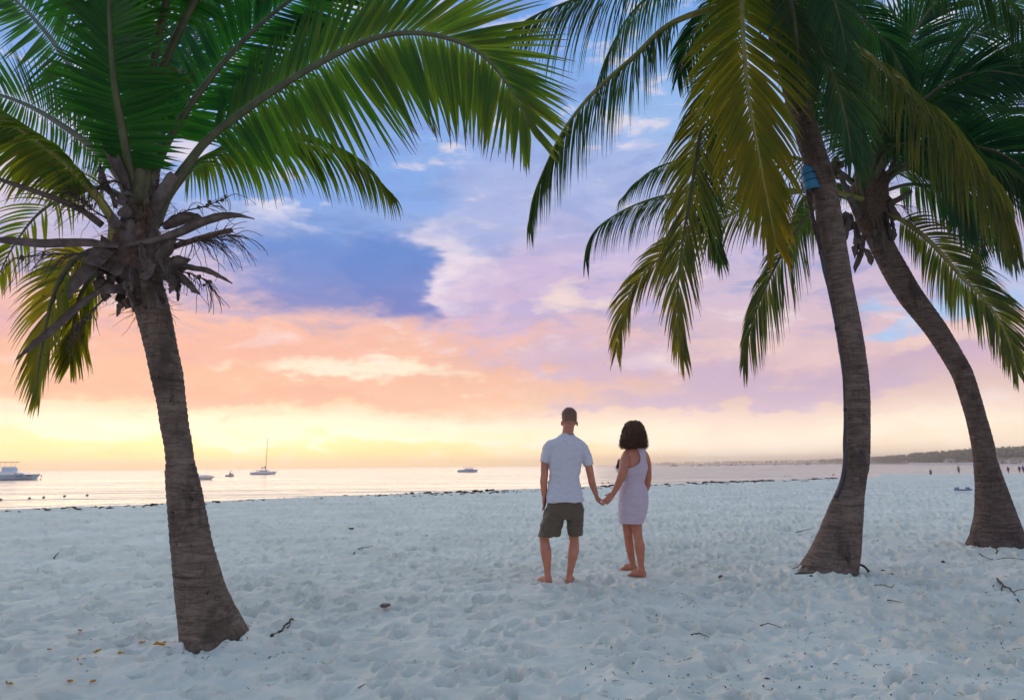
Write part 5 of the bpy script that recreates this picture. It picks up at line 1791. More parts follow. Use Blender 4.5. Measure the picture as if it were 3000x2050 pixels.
def speedboat():
    p = wp(535, 1405)
    k = p.y / FPX
    o = Vector((p.x, p.y, WATER_Z))
    L = 94 * k
    r = thing('speedboat', 'low white speedboat with a red stripe lying behind the short palm trunk', 'boat', o)
    hull(r, o, X, L, 2.3, 0.62, M_GEL, sheer=0.15, rake=0.16, draft=0.2)
    dk = MB()
    vs = []
    for s, w_, z in ((0.30, .95, .66), (0.62, .95, .72), (0.97, .1, .76)):
        vs += [o + X * (L * s) + Vector((0, -w_, z)), o + X * (L * s) + Vector((0, 0, z + (0.45 if s < .7 else .08))), o + X * (L * s) + Vector((0, w_, z))]
    dk.add(vs, [(0, 1, 4, 3), (1, 2, 5, 4), (3, 4, 7, 6), (4, 5, 8, 7), (0, 2, 1)])
    dk.build('foredeck', M_GEL, r, smooth=False)
    stp = MB()
    pts = [o + X * (L * s) + Vector((0, -1.0 * w_ - .02, z)) for s, w_, z in ((.50, 1.0, .62), (.66, .95, .80), (.82, .62, .92), (.90, .36, .92))]
    tube(stp, pts, [0.05, 0.08, 0.08, 0.04], 6)
    stp.build('red_stripe', M_RED, r)
    sc_ = MB()
    box(sc_, o + X * (L * .44) + Z * 1.05, (0.5, 1.4, 0.4), 0, 0.7)
    sc_.build('windscreen', M_GLASS, r, smooth=False)
    blk(r, 'seat', M_CANVAS, o + X * (L * .30) + Z * 0.8, (0.8, 1.5, 0.35))


def dinghy():
    p = wp(662, 1395.5)
    k = p.y / FPX
    o = Vector((p.x, p.y, WATER_Z))
    L = 22 * k * 1.05
    r = thing('motor_dinghy', 'tiny dark hulled launch with a brown sunshade between speedboat and catamaran', 'boat', o)
    hull(r, o, X, L, 1.4, 0.6, M_GEL, sheer=0.2, draft=0.2, rake=0.1)
    blk(r, 'dark_belt', M_PURPLE, o + X * (L * .45) + Z * 0.16, (L * .88, 1.44, 0.30))
    blk(r, 'console', M_PURPLE, o + X * (L * .5) + Z * 0.85, (0.45, 0.7, 0.7), 0, 0.8)
    blk(r, 'seat', M_GEL, o + X * (L * .75) + Z * 0.8, (0.4, 1.0, 0.4))
    blk(r, 'sunshade', M_CANVAS, o + X * (L * .60) + Z * 1.62, (L * .34, 1.2, 0.10))
    for a in (.46, .74):
        rod(r, 'shade_post', M_GEL, [o + X * (L * a) + Z * 0.5, o + X * (L * a) + Z * 1.6], 0.03)


def launch():
    p = wp(1343, 1382.8)
    k = p.y / FPX
    o = Vector((p.x, p.y, WATER_Z))
    L = 57 * k
    r = thing('passenger_launch', 'pale blue passenger launch with a flat canopy far out on the water', 'boat', o)
    hull(r, o, X, L, 2.6, 1.05, M_BLUEHULL, sheer=0.12, draft=0.3, rake=0.08)
    blk(r, 'waterline_stripe', M_TEAL, o + X * (L * .46) + Z * 0.06, (L * .88, 2.35, 0.14))
    blk(r, 'canopy', M_CANVAS, o + X * (L * .53) + Z * 2.05, (L * .46, 2.2, 0.12))
    for a in (.32, .53, .74):
        for s in (-1, 1):
            rod(r, 'canopy_post', M_GEL, [o + X * (L * a) + Vector((0, s, .9)), o + X * (L * a) + Vector((0, s, 2.0))], 0.05)
    blk(r, 'seat_row', mat_plain('pink_seat', (0.6, 0.42, 0.48), 0.7), o + X * (L * .53) + Z * 1.3, (L * .42, 1.8, 0.5))
    for a in (.24, .62):
        blk(r, 'window', M_PURPLE, o + X * (L * a) + Vector((0, -1.31, .55)), (0.35, 0.06, 0.45))
    blk(r, 'outboard', M_GLASS, o - X * 0.15 + Z * 0.3, (0.6, 0.5, 0.8))


tour_boat()
catamaran()
speedboat()
dinghy()
launch()

# far row of anchored boats off the headland
rsb = random.Random(4)
for i, (px, w_, can) in enumerate([(1966, 26, 1), (2010, 14, 0), (2048, 22, 0), (2086, 12, 0), (2122, 22, 1), (2147, 14, 2), (2177, 12, 2), (2196, 10, 0), (2221, 13, 2), (2252, 12, 1), (2274, 14, 2), (2318, 14, 0), (2345, 18, 1)]):
    d = 1020.0
    p = at(px - w_ / 2, 1360, d)
    o = Vector((p.x, d + rsb.uniform(-40, 40), WATER_Z))
    k = o.y / FPX
    r = thing('anchored_boat', ('tiny low boat without canopy in the distant row moored off the headland', 'tiny boat with a low canopy in the distant row moored off the headland', 'tiny boat with a high canopy in the distant row moored off the headland')[can], 'boat', o, 'boats moored off the headland')
    L = w_ * k
    hull(r, o, X, L, 3.0, 1.3, M_GEL if i % 3 else M_BLUEHULL, sheer=0.2, draft=0.3)
    blk(r, 'cabin', M_GEL if i % 2 else M_CANVAS, o + X * (L * .45) + Z * 1.9, (L * .4, 2.2, 1.4), 0, 0.85)
    if can:
        blk(r, 'canopy', M_CANVAS, o + X * (L * .42) + Z * (3.4 + can * .4), (L * .55, 2.6, 0.25))
        for a in (.2, .64):
            rod(r, 'canopy_post', M_GEL, [o + X * (L * a) + Z * 1.2, o + X * (L * a) + Z * (3.4 + can * .4)], 0.12)
for px, h in ((2079, 19), (2131, 11)):
    p = at(px, 1360, 1100)
    o = Vector((p.x, 1100, WATER_Z))
    r = thing('moored_yacht', 'distant moored yacht showing only its bare mast' if h > 15 else 'distant small sloop with a short bare mast', 'boat', o)
    hull(r, o - X * 3, X, 8, 2.4, 1.0, M_GEL)
    rod(r, 'mast', M_GREYL, [o + Z * 0.5, o + Z * (h + 13) * 0.55], 0.13)

# buoys
M_BUOYR = mat_plain('red_buoy', (0.62, 0.05, 0.05), 0.5, 0.1)
M_BUOYD = mat_plain('weathered_float', (0.10, 0.07, 0.06), 0.8, 0.2)


def buoy(px, py, r, mat, label, pole=0.0, group=None):
    p = wp(px, py)
    t = thing('buoy', label, 'buoy', (p.x, p.y, WATER_Z), group)
    mb = MB()
    lump(mb, p + Z * r * 0.35, r, px, 0.12, 10, 8, (1, 1, 0.85))
    mb.build('float', mat, t)
    mb = MB()
    tube(mb, [p + Z * r * 0.8, p + Z * (r * 1.5 + pole)], [r * .16, r * .1], 6)
    mb.build('stem', M_BUOYD, t)
    if pole:
        fl = MB()
        a = p + Z * (r * 1.2 + pole)
        fl.add([a + Vector((0, -.02, 0)), a + Vector((.42, -.02, -.35)), a + Vector((0, -.02, -.75)), a + Vector((0, .02, 0)), a + Vector((.42, .02, -.35)), a + Vector((0, .02, -.75))],
               [(0, 1, 2), (3, 5, 4), (0, 3, 4, 1), (1, 4, 5, 2), (2, 5, 3, 0)])
        fl.build('flag', M_BUOYR, t)


buoy(119, 1405, 0.22, M_BUOYR, 'red pennant buoy floating by the bow of the tour boat', 1.1)
buoy(2441, 1391.5, 0.20, M_BUOYR, 'round red buoy floating near the sand beside the tall palm')
for px, py in ((2, 1465), (86, 1461), (128, 1458), (189, 1454.5), (255, 1452), (2300, 1395), (2315, 1395), (1765, 1416), (1782, 1414)):
    buoy(px, py, 0.13, M_BUOYD, 'small dark float bobbing in the shallows', 0.0, 'dark floats in the shallows')

# ------------------------------------------------------------------ headland
M_LAND = mat_plain('headland_soil', (0.16, 0.14, 0.09), 0.95, 0.2, 0.02)
M_LANDSAND = mat_plain('distant_pale_beach', (0.62, 0.52, 0.46), 0.95, 0.1, 0.02)
M_FAR1 = mat_plain('distant_foliage', (0.15, 0.155, 0.08), 0.9, 0.4, 0.12, col2=(0.23, 0.22, 0.10))
M_FAR2 = mat_plain('distant_bright_scrub', (0.20, 0.20, 0.04), 0.9, 0.35, 0.3)
M_FARTR = mat_plain('distant_palm_stem', (0.16, 0.13, 0.10), 0.9, 0.2)


def strip(name, pts, depth, top, mat):
    """low land: pts = (px, distance)"""
    mb = MB()
    vs, fs = [], []
    for px, d in pts:
        az = math.atan2(*(ray(px, 1360).xy))
        for k, (dd, z) in enumerate(((-14, -3.0), (6, WATER_Z + 0.9), (depth * .4, top * .5 + WATER_Z + 1), (depth, top + WATER_Z + 1))):
            vs.append(Vector((math.sin(az) * (d + dd), math.cos(az) * (d + dd), z)))
    for i in range(len(pts) - 1):
        for k in range(3):
            a = i * 4 + k
            fs.append((a, a + 4, a + 5, a + 1))
    mb.add(vs, fs)
    o = mb.build(name, mat, None)
    o['kind'] = 'structure'
    return o


strip('far_shore', [(1880, 2600), (2000, 2500), (2200, 2350), (2400, 2150), (2520, 1950), (2600, 1750)], 300, 2, M_LAND)
strip('headland', [(2520, 1500), (2600, 1330), (2700, 1150), (2800, 1020), (2900, 960), (3000, 930), (3200, 900), (3500, 860)], 260, 2, M_LAND)
strip('far_beach', [(2660, 1130), (2720, 1070), (2800, 990), (2900, 935), (3000, 905), (3200, 880), (3500, 840)], 50, 0.6, M_LANDSAND)


def wood(name, label, spec, seed, mat):
    """a far wood read as one mass: clumped leaf faces, spec = (px0, px1, d0, d1, h0, h1, n)"""
    rs = random.Random(seed)
    mb = MB()
    for px0, px1, d0, d1, h0, h1, n in spec:
        for i in range(n):
            t = rs.random()
            px = px0 + (px1 - px0) * t
            d = d0 + (d1 - d0) * t + rs.uniform(0, 120)
            h = (h0 + (h1 - h0) * t) * rs.uniform(0.62, 1.12)
            az = math.atan2(*(ray(px, 1360).xy))
            c = Vector((math.sin(az) * d, math.cos(az) * d, WATER_Z + 1.5))
            for k in range(26):
                u = rs.random() ** 0.7
                r_ = h * 0.28 * (1 - 0.5 * abs(u - 0.6))
                a = rs.uniform(0, 6.28)
                p = c + Vector((math.cos(a) * r_ * rs.random(), math.sin(a) * r_ * rs.random(), h * (0.12 + 0.88 * u)))
                s = h * rs.uniform(0.05, 0.13)
                e1 = Vector((rs.uniform(-1, 1), rs.uniform(-1, 1), rs.uniform(-1, 1))).normalized() * s
                e2 = Vector((rs.uniform(-1, 1), rs.uniform(-1, 1), rs.uniform(-1, 1))).normalized() * s
                mb.add([p - e1, p + e2, p + e1, p - e2 * 0.8], [(0, 1, 2), (0, 2, 3)])
    o = mb.build(name, mat, None, smooth=False)
    o['kind'] = 'stuff'
    o['label'] = label
    return o


wood('far_wood', 'hazy strip of woodland on the far shore', [(1890, 2420, 2620, 2160, 9, 11, 420), (2400, 2600, 2160, 1770, 11, 14, 260)], 1, M_FAR1)
wood('headland_wood', 'dense coastal wood on the headland', [(2560, 2700, 1480, 1190, 11, 14, 240), (2680, 2860, 1190, 1020, 14, 16, 260), (2860, 3060, 1020, 970, 16, 17, 260), (3060, 3400, 960, 900, 18, 20, 160)], 2, M_FAR1)
wood('shore_scrub', 'bright yellow green scrub at the headland tip', [(2700, 2745, 1090, 1050, 7, 9, 36), (2745, 2800, 1050, 1000, 6, 8, 30)], 3, M_FAR2)
rs3 = random.Random(12)


def far_palm_mesh(seed):
    rs = random.Random(seed)
    tr, cr = MB(), MB()
    lean = rs.uniform(-1.5, 1.5)
    top = Vector((lean, 0, 15))
    tube(tr, [Vector((0, 0, -1)), Vector((lean * .3, 0, 6)), top], [0.32, 0.25, 0.2], 6)
    for k in range(15):
        a = 6.283 * k / 15 + rs.uniform(-.2, .2)
        up = rs.uniform(-0.2, 0.9)
        d = Vector((math.cos(a), math.sin(a), up)).normalized()
        p = top.copy()
        side = Vector((-math.sin(a), math.cos(a), 0))
        prev = None
        for j in range(6):
            w_ = 0.75 * math.sin(math.pi * (j + 0.6) / 6.4)
            cur = (p - side * w_ - Z * 0.35 * w_, p.copy(), p + side * w_ - Z * 0.35 * w_)
            if prev:
                cr.add(list(prev) + list(cur), [(0, 1, 4, 3), (1, 2, 5, 4)])
            prev = cur
            d = (d + Vector((0, 0, -0.30))).normalized()
            p = p + d * 0.85
    return tr, cr


protos = [far_palm_mesh(s) for s in range(4)]
pm = []
for tr, cr in protos:
    a = tr.build('trunk', M_FARTR, None)
    b = cr.build('crown', M_FAR1, None)
    pm.append((a.data, b.data))
    bpy.data.objects.remove(a)
    bpy.data.objects.remove(b)
for i in range(64):
    t = rs3.random()
    px = 2700 + t * 420
    d = interp(px, [2690, 2800, 2900, 3000, 3200], [1090, 990, 945, 915, 890]) + rs3.uniform(12, 70)
    az = math.atan2(*(ray(px, 1360).xy))
    r = thing('far_palm', 'distant palm rising among the trees above the headland beach', 'palm', (math.sin(az) * d, math.cos(az) * d, WATER_Z + 1.0), 'distant palms on the headland')
    s = rs3.uniform(0.7, 1.05) * interp(px, [2700, 2900], [0.85, 1.05])
    r.scale = (s, s, s * (0.95 if px < 2800 else 1.05))
    r.rotation_euler = (0, 0, rs3.uniform(0, 6.28))
    for nm, me in zip(('trunk', 'crown'), pm[i % 4]):
        o = bpy.data.objects.new(nm, me)
        COL.objects.link(o)
        o.parent = r
# low houses at the beach under the palms
M_THATCH = mat_plain('thatch_roof', (0.30, 0.24, 0.16), 0.95, 0.2, 0.5)
for px, d, w_, lab in ((2932, 925, 11, 'low pale beach hut with a thatched roof beside the bowed palm trunk'), (2984, 918, 22, 'long low beach building under the distant palms'), (2783, 990, 10, 'small pale hut at the edge of the headland trees')):
    az = math.atan2(*(ray(px, 1360).xy))
    c = Vector((math.sin(az) * d, math.cos(az) * d, WATER_Z + 1.0))
    r = thing('beach_hut', lab, 'hut', c)
    blk(r, 'wall', M_LANDSAND, c + Z * 1.5, (w_, 6, 3.0))
    blk(r, 'roof', M_THATCH, c + Z * 4.2, (w_ + 2, 8, 2.4), 0, 0.35)
    blk(r, 'door', M_GLASS, c + Vector((0, -3.05, 1.1)), (1.2, 0.1, 2.2))


# ------------------------------------------------------------------ lamp, cable and hose on the tall palm
M_LAMP = mat_plain('blue_lamp_housing', (0.03, 0.20, 0.36), 0.4, 0.12, 8.0)
M_LAMPIN = mat_plain('dark_lamp_glass', (0.02, 0.03, 0.04), 0.15, 0.1)
M_CABLE = mat_plain('slate_conduit', (0.035, 0.042, 0.060), 0.5, 0.15, 6.0)
M_ROOTY = mat_plain('dark_wrapped_cable', (0.045, 0.03, 0.028), 0.9, 0.3, 25.0, 0.5)
M_HOSE = mat_plain('black_rubber', (0.015, 0.02, 0.02), 0.5, 0.1)


def lamp():
    D = D2 - 0.02
    c = at(2362, 496, D)
    r = thing('flood_lamp', 'blue cylindrical lamp housing strapped to the tall palm trunk', 'lamp', c)
    ax = (at(2380, 556, D - .02) - c).normalized()
    p0 = c
    L = (at(2380, 556, D - .02) - c).length
    mb = MB()
    tube(mb, [p0, p0 + ax * L * .15, p0 + ax * L * .8, p0 + ax * L * .97], [0.070, 0.078, 0.088, 0.092], 20)
    h = mb.build('housing', M_LAMP, r)
    mb = MB()
    tube(mb, [p0 + ax * L * .95, p0 + ax * L * 1.02], [0.096, 0.096], 20)
    mb.build('rim', M_LAMP, h)
    mb = MB()
    tube(mb, [p0 + ax * L * 1.015, p0 + ax * L * 1.03], [0.078, 0.078], 20)
    mb.build('glass', M_LAMPIN, h)
    mb = MB()
    tube(mb, [p0 - ax * L * .12, p0], [0.045, 0.068], 16)
    mb.build('cap', M_LAMP, h)
    q = p0 + ax * L * .45
    t = at(2400, 520, D2)
    mb = MB()
    tube(mb, [q, q.lerp(t, .5) + Vector((0, -.02, .01)), t], 0.016, 8)
    mb.build('bracket', M_LAMPIN, r)
    for f in (.3, .62):
        mb = MB()
        cc = p0 + ax * L * f
        s1 = ax.orthogonal().normalized()
        s2 = ax.cross(s1)
        tube(mb, [cc + (s1 * math.cos(a) + s2 * math.sin(a)) * (0.083 + 0.004 * f * 2) for a in np.linspace(0, 6.283, 25)], 0.005, 5, cap=False)
        mb.build('strap', M_LAMPIN, r)


lamp()
D = D2
cb = thing('power_cable', 'slate grey conduit running up the side of the tall palm trunk to the lamp', 'cable', at(2448, 1458, D))
mb = MB()
P_ = [(2369, 556), (2373, 600), (2382, 645), (2394, 690), (2403, 725), (2414, 780), (2425, 840), (2438, 900), (2451, 962), (2462, 1030), (2470, 1090), (2474, 1180), (2475.5, 1240), (2474, 1300), (2475, 1345), (2470, 1390), (2460, 1430), (2447, 1457)]
pts = spline([at(x, y, D - 0.05) for x, y in P_], 80)
tube(mb, pts, [interp(i, [0, 14, 22, 26, 55, 64, 74, 79], [.020, .028, .026, .011, .012, .018, .022, .018]) for i in range(80)], 8)
mb.build('conduit', M_CABLE, cb)
mb = MB()
pts = spline([at(x, y, D - 0.08) for x, y in ((2370, 553), (2374, 600), (2383, 645), (2396, 692), (2405, 730))], 24)
tube(mb, pts, [0.026 + 0.008 * math.sin(i * .5) + 0.004 * math.sin(i * 1.9) for i in range(24)], 9)
mb.build('wrapping', M_ROOTY, cb)
mb = MB()
tube(mb, spline([at(x, y, D - 0.05) for x, y in ((2447, 1455), (2440, 1470), (2433, 1484), (2428, 1502), (2421, 1518))], 14), 0.0035, 5)
mb.build('loose_wire', M_HOSE, cb)
for x, y in ((2450.5, 962), (2476, 1200), (2403, 740)):
    mb = MB()
    c = at(x, y, D - 0.05)
    tube(mb, [c - Vector((0, 0, .018)), c + Vector((0, 0, .018))], 0.020, 8)
    mb.build('clip', M_HOSE, cb)
hs = thing('garden_hose', 'short bent black hose sticking out of the sand behind the tall palm', 'hose', gnd(2530, 1668))
mb = MB()
tube(mb, spline([at(2494, 1660, D + .15), at(2508, 1653, D + .1), at(2522, 1654, D + .05), at(2535, 1661, D), at(2546, 1675, D - .02)], 18), 0.0125, 8)
mb.build('hose_pipe', M_HOSE, hs)
mb = MB()
e = at(2546, 1675, D - .02)
tube(mb, [e + Vector((-.006, 0, .02)), e + Vector((0, 0, -.02))], 0.016, 8)
mb.build('coupling', M_LAMPIN, hs)

# ------------------------------------------------------------------ things lying on the sand
M_STICK = mat_plain('grey_brown_stick', (0.055, 0.04, 0.035), 0.9, 0.3, 30.0, 0.3)
M_STONE = mat_plain('pale_coral_stone', (0.42, 0.38, 0.33), 0.9, 0.2, 25.0, 0.5)
M_DSTONE = mat_plain('dark_husk', (0.06, 0.045, 0.045), 0.9, 0.3, 30.0, 0.5)
M_BLEAF = mat_plain('brown_dead_leaf', (0.16, 0.06, 0.04), 0.85, 0.35, 30.0, 0.3)
M_DRYLEAF = mat_plain('faded_leaf', (0.20, 0.13, 0.12), 0.85, 0.3, 30.0)
M_OLEAF = mat_plain('orange_dead_leaf', (0.42, 0.18, 0.05), 0.8, 0.25, 30.0)
M_PETAL = mat_plain('yellow_blossom', (0.70, 0.34, 0.02), 0.7, 0.2, 40.0)
M_BOARD = mat_plain('blue_grey_board', (0.16, 0.19, 0.32), 0.5, 0.1, 3.0)


def on_sand(px, py, up=0.0):
    p = gnd(px, py)
    p.z = sand_z(p) + up
    return p


def stick(name, label, pts, r, sides=(), cat='stick', group=None):
    r *= 0.72
    b = on_sand(*pts[0])
    t = thing(name, label, cat, b, group)
    w_ = [on_sand(x, y, r * 0.8 + (0.02 if 0 < i < len(pts) - 1 else 0.0)) for i, (x, y) in enumerate(pts)]
    mb = MB()
    n = 5 * len(w_)
    rr = random.Random(int(pts[0][0]))
    tube(mb, [p + Vector((rr.uniform(-1, 1), rr.uniform(-1, 1), rr.uniform(0, 1))) * r * .8 for p in spline(w_, n)], [r * (1 - .6 * i / n) * rr.uniform(.75, 1.2) for i in range(n)], 6)
    st = mb.build('branch', M_STICK, t)
    for sp in sides:
        q = [on_sand(x, y, r * 0.6 + 0.012 * i) for i, (x, y) in enumerate(sp)]
        mb = MB()
        tube(mb, spline(q, 8), [r * .45 * (1 - .08 * i) for i in range(8)], 5)
        mb.build('twig', M_STICK, t)


stick('driftwood_stick', 'curved weathered stick lying on the sand beside the short palm', [(795, 1882), (812, 1868), (838, 1852), (854, 1838), (858, 1826)], 0.014, [[(812, 1868), (800, 1866), (796, 1876)], [(840, 1850), (848, 1846), (850, 1842)]])
stick('driftwood_stick', 'pair-forked thin stick on open sand between the short palm and the couple', [(1036, 1621), (1052, 1614), (1075, 1608), (1094, 1602)], 0.012, [[(1040, 1612), (1060, 1616), (1062, 1618)]])
stick('fallen_branch', 'dark fallen branch with side twigs in front of the bowed palm', [(2922, 1694), (2940, 1714), (2962, 1735), (2984, 1757)], 0.016, [[(2935, 1710), (2930, 1730), (2934, 1745)], [(2950, 1722), (2985, 1735), (3015, 1738)], [(2912, 1712), (2898, 1726), (2886, 1744)]], 'branch')
stick('thin_twig', 'long thin twig bent at its tip below the tall palm', [(2565, 1735), (2590, 1738), (2614, 1738), (2622, 1726)], 0.006, cat='twig')
stick('thin_twig', 'straight thin twig on sand between the couple and the tall palm', [(2025, 1862), (2050, 1863), (2078, 1866)], 0.007, cat='twig')
stick('thin_twig', 'long pale thin twig on the bare near sand', [(2228, 1833), (2260, 1839), (2320, 1845)], 0.006, cat='twig')
stick('thin_twig', 'thin dark twig on the sand in front of the hose', [(2602, 1769), (2620, 1774), (2645, 1776)], 0.007, cat='twig')
stick('thin_twig', 'thin twig left of the tall palm root', [(2330, 1557), (2352, 1556), (2390, 1549)], 0.010, cat='twig')
stick('thin_twig', 'thin sprig among the roots of the bowed palm', [(2850, 1595), (2853, 1608), (2860, 1616)], 0.012, [[(2850, 1595), (2840, 1598), (2836, 1600)]], 'twig')
stick('thin_twig', 'tangled root end poking out in front of the bowed palm', [(2918, 1622), (2925, 1610), (2934, 1598)], 0.012, [[(2925, 1610), (2915, 1600), (2912, 1592)]], 'twig')
stick('thin_twig', 'long root running over the sand beside the bowed palm', [(2870, 1633), (2905, 1640), (2950, 1643), (3010, 1642)], 0.008, cat='twig')
stick('thin_twig', 'short dark twig standing behind the short palm on the left sand', [(158, 1636), (165, 1631), (172, 1627)], 0.012, cat='twig')


def pebble(name, label, cat, px, py, r, mat, sq=(1, 1, .7), rough=.35, group=None):
    p = on_sand(px, py, r * .35)
    mb = MB()
    lump(mb, p, r, px * .1, rough, 12, 9, sq)
    o = mb.build(name, mat, None, base=p)
    tag(o, label, cat, group)


pebble('coral_stone', 'pale square coral stone against the tall palm base', 'stone', 2423, 1697, 0.034, M_STONE, (1.1, .9, .9), .2)
pebble('husk_piece', 'red brown husk at the foot of the tall palm', 'husk', 2455, 1700, 0.045, M_BLEAF, (1.6, .9, .55))
pebble('husk_piece', 'dark nut husk on sand right of the hose', 'husk', 2588, 1686, 0.026, M_DSTONE)
pebble('husk_piece', 'round brown seed husk lying alone between the couple and the tall palm', 'husk', 2113, 1701, 0.025, M_BLEAF, (1.1, .9, .9), .25)
pebble('husk_piece', 'small dark husk on sand just left in front of the tall palm', 'husk', 2378, 1708, 0.016, M_DSTONE)
pebble('husk_piece', 'small dark husk behind the litter near the bowed palm', 'husk', 2763, 1648, 0.020, M_DSTONE)


def dead_leaf(label, px, py, size, mat, seed, name='dead_leaf', cat='leaf', group=None, n=1):
    b = on_sand(px, py, 0.006)
    rs = random.Random(seed)
    mb = MB()
    for q in range(n):
        a = rs.uniform(0, 6.28)
        d = Vector((math.cos(a), math.sin(a), 0))
        s = Vector((-d.y, d.x, 0))
        c = b + Vector((rs.uniform(-1, 1), rs.uniform(-1, 1), 0)) * size * .35 * (n > 1)
        vs, fs = [], []
        for lay in (0, 0.002):
            for i in range(6):
                u = i / 5
                w_ = size * .32 * math.sin(math.pi * (u * .9 + .07)) + .001
                for k in (-1, 0, 1):
                    vs.append(c + d * (size * (u - .5)) + s * (w_ * k) + Vector((0, 0, lay + size * .22 * (abs(k) * .8 + (u - .5) ** 2 * 2) + rs.uniform(0, .1) * size)))
        for lay in (0, 18):
            for i in range(5):
                for k in range(2):
                    a_ = lay + i * 3 + k
                    fs.append((a_, a_ + 1, a_ + 4, a_ + 3))
        mb.add(vs, fs)
    o = mb.build(name, mat, None, base=b)
    tag(o, label, cat, group)


dead_leaf('crumpled dark reddish leaf lying on open sand left of the couple', 1122, 1797, 0.10, M_DRYLEAF, 3, n=2)
dead_leaf('small orange dead leaf on sand behind the tall palm base', 2571, 1583, 0.05, M_OLEAF, 5)
dead_leaf('small orange dead leaf beside the dark husk near the hose', 2615, 1698, 0.05, M_OLEAF, 6)
dead_leaf('yellow leaf lying on sand between the woman and the tall palm', 2090, 1547, 0.06, M_PETAL, 7)
dead_leaf('tan dead leaf on the sand near the waterside behind the short palm', 1250, 1570, 0.07, M_STONE, 8)
dead_leaf('dark crumpled leaf standing up on the far sand left of the couple', 1032, 1552, 0.09, M_DSTONE, 9, n=2)
for k, (px, py) in enumerate([(462, 1892), (470, 1896), (476, 1899), (455, 1898), (480, 1892), (222, 1941), (235, 1950), (228, 1938), (281, 1925), (290, 1916), (205, 2001), (270, 1993), (495, 1719), (415, 1888), (145, 1911), (352, 1920), (30, 2014), (236, 1852)]):
    dead_leaf('tiny yellow fallen blossom on the sand near the short palm', px, py, 0.030, M_PETAL, 40 + k, 'fallen_blossom', 'blossom', 'yellow blossoms fallen by the short palm', 2)

bd = at(2822, 1440.5, 27.5)
bd.z = sand_z(bd) + 0.10
pb = thing('paddle_board', 'long thin blue grey board lying flat on the far sand by the bowed palm', 'board', bd)
mb = MB()
vs, fs = [], []
Lb = 53 * 27.5 / FPX
for i in range(13):
    u = i / 12 * 2 - 1
    w_ = .16 * (1 - abs(u) ** 3) + .005
    for (a, z) in ((-1, 0), (-.8, .03), (.8, .03), (1, 0), (.7, -.035), (-.7, -.035)):
        vs.append(bd + Vector((u * Lb / 2, w_ * a, z + .02 * u * u)))
for i in range(12):
    for k in range(6):
        k2 = (k + 1) % 6
        fs.append((i * 6 + k, i * 6 + k2, (i + 1) * 6 + k2, (i + 1) * 6 + k))
fs += [tuple(range(6))[::-1], tuple(range(72, 78))]
mb.add(vs, fs)
mb.build('deck', M_BOARD, pb)
for u in (-.65, .5):
    mb = MB()
    box(mb, bd + Vector((u * Lb / 2, 0, .075)), (.09, .16, .06))
    mb.build('cross_bar', M_BOARD, pb, smooth=False)


# ------------------------------------------------------------------ seaweed along the crest of the beach
M_WEED = mat_plain('dark_seaweed', (0.045, 0.028, 0.02), 0.95, 0.4, 20.0, 0.5)


def weed(mb, px, py, wpx, seed, hh=0.10):
    hh *= 0.72
    rs = random.Random(seed)
    p = gnd(px, py + 1.0)
    k = p.y / FPX
    w_ = wpx * k
    for i in range(max(4, int(w_ / .10))):
        c = Vector((p.x + rs.uniform(-.5, .5) * w_, p.y + rs.uniform(-.25, .25), 0))
        c.z = sand_z(c) + .01
        h = hh * rs.uniform(.4, 1.1)
        lump(mb, c, h, seed + i, .7, 7, 5, (rs.uniform(1.2, 2.4), 1.2, .75))
    return p


for i, (px, py, w_, hh) in enumerate([(196, 1488, 22, .09), (445, 1478, 14, .06), (632, 1472, 12, .06), (1262, 1444.5, 32, .13), (1205, 1446, 26, .08), (1312, 1442, 18, .08), (1352, 1440, 26, .12), (1405, 1438, 30, .12), (1436, 1436.5, 22, .10),
                                      (1690, 1428, 24, .10), (1772, 1424, 26, .13), (1796, 1422, 14, .14), (1955, 1417, 20, .12), (2032, 1415.5, 34, .12), (2082, 1414, 40, .15), (2120, 1412.5, 30, .15), (2158, 1411, 28, .16), (2200, 1409.5, 38, .15), (2250, 1408, 40, .14), (2330, 1405, 24, .12), (2385, 1402.5, 36, .14), (2435, 1401, 34, .14)]):
    mb = MB()
    p = weed(mb, px, py, w_, 500 + i * 13, hh)
    o = mb.build('seaweed_clump', M_WEED, None, base=Vector((p.x, p.y, sand_z(p))))
    big = {3: 'long dark seaweed clump on the crest, well left of the couple', 17: 'high dark seaweed heap on the crest nearest the tall palm', 18: 'broad dark seaweed heap on the crest left of the tall palm'}
    tag(o, big.get(i, 'low dark seaweed clump washed up along the crest of the sand'), 'seaweed', None if i in big else 'seaweed along the crest')
mb = MB()
rs = random.Random(77)
for i in range(420):
    j = rs.uniform(0, 2480) if i % 3 else rs.uniform(1100, 2480)
    if j < 1080 and rs.random() < .6:
        continue
    py = interp(j, [c[0] for c in CREST_PX], [c[1] for c in CREST_PX])
    p = gnd(j, py + rs.uniform(.5, 5) ** 1.2)
    p.z = sand_z(p) + .004
    lump(mb, p, rs.uniform(.02, .05), i, .7, 5, 4, (rs.uniform(1, 3), 1, .6))
o = mb.build('seaweed_scraps', M_WEED, None, kind='stuff')
o['label'] = 'scattered scraps of dark seaweed along the crest of the sand'


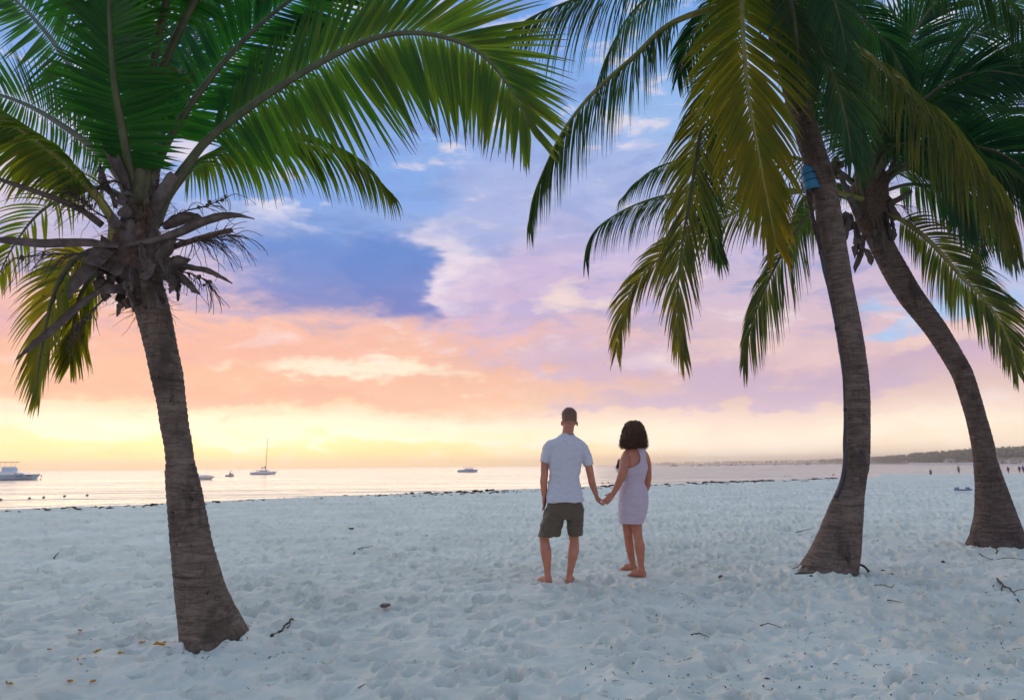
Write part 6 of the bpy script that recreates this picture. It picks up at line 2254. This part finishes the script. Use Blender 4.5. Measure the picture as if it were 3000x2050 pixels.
# ------------------------------------------------------------------ litter: bits of twig and leaf nobody could count
def litter():
    rs = random.Random(31)
    mb, m2 = MB(), MB()

    def bit(p, s, target):
        p.z = sand_z(p) + .004
        a = rs.uniform(0, 6.28)
        d = Vector((math.cos(a), math.sin(a), rs.uniform(-.1, .25))) * s
        n = Vector((-d.y, d.x, 0)).normalized() * rs.uniform(.0015, .005)
        mid = p + d * .5 + Vector((rs.uniform(-.2, .2) * s, rs.uniform(-.2, .2) * s, .004))
        e = p + d
        target.add([p - n, p + n, mid + n, mid - n, e, mid + Vector((0, 0, .003))], [(0, 1, 2, 3), (3, 2, 4), (0, 1, 5), (5, 2, 4)])
    for i in range(900):
        u = rs.random()
        if u < .50:
            px, py = rs.uniform(1700, 3050), 1640 + 420 * rs.random() ** .8
        elif u < .66:
            px, py = rs.gauss(2490, 120), rs.gauss(1698, 22)
        elif u < .78:
            px, py = rs.gauss(2900, 90), rs.gauss(1640, 24)
        elif u < .86:
            px, py = rs.gauss(620, 170), rs.gauss(1905, 30)
        else:
            px, py = rs.uniform(-50, 3050), rs.uniform(1500, 2060)
        if py < 1480 or py > 2100:
            continue
        p = gnd(px, py)
        bit(p, rs.choice((.012, .015, .02, .02, .03, .05)) * rs.uniform(.7, 1.3), mb if rs.random() < .85 else m2)
    a = mb.build('leaf_litter', M_STICK, None, kind='stuff')
    a['label'] = 'small dark bits of twig and leaf scattered over the sand'
    b = m2.build('leaf_litter', M_BLEAF, None, kind='stuff')
    b['label'] = 'small reddish bits of leaf scattered over the sand'


litter()


# ------------------------------------------------------------------ evening haze over the sea
def haze():
    mb = MB()
    box(mb, (300, 1450, 11.0), (7000, 3100, 34.0))
    mt = bpy.data.materials.new('evening_haze')
    mt.use_nodes = True
    nt = mt.node_tree
    nt.nodes.clear()
    out = nt.nodes.new('ShaderNodeOutputMaterial')
    pv = nt.nodes.new('ShaderNodeVolumePrincipled')
    pv.inputs['Color'].default_value = (1.0, 0.95, 0.90, 1)
    pv.inputs['Density'].default_value = 0.00046
    pv.inputs['Anisotropy'].default_value = 0.8
    nt.links.new(pv.outputs[0], out.inputs['Volume'])
    o = mb.build('haze', mt, None, smooth=False)
    o['kind'] = 'stuff'
    o['label'] = 'thin warm evening haze over beach and sea'


haze()
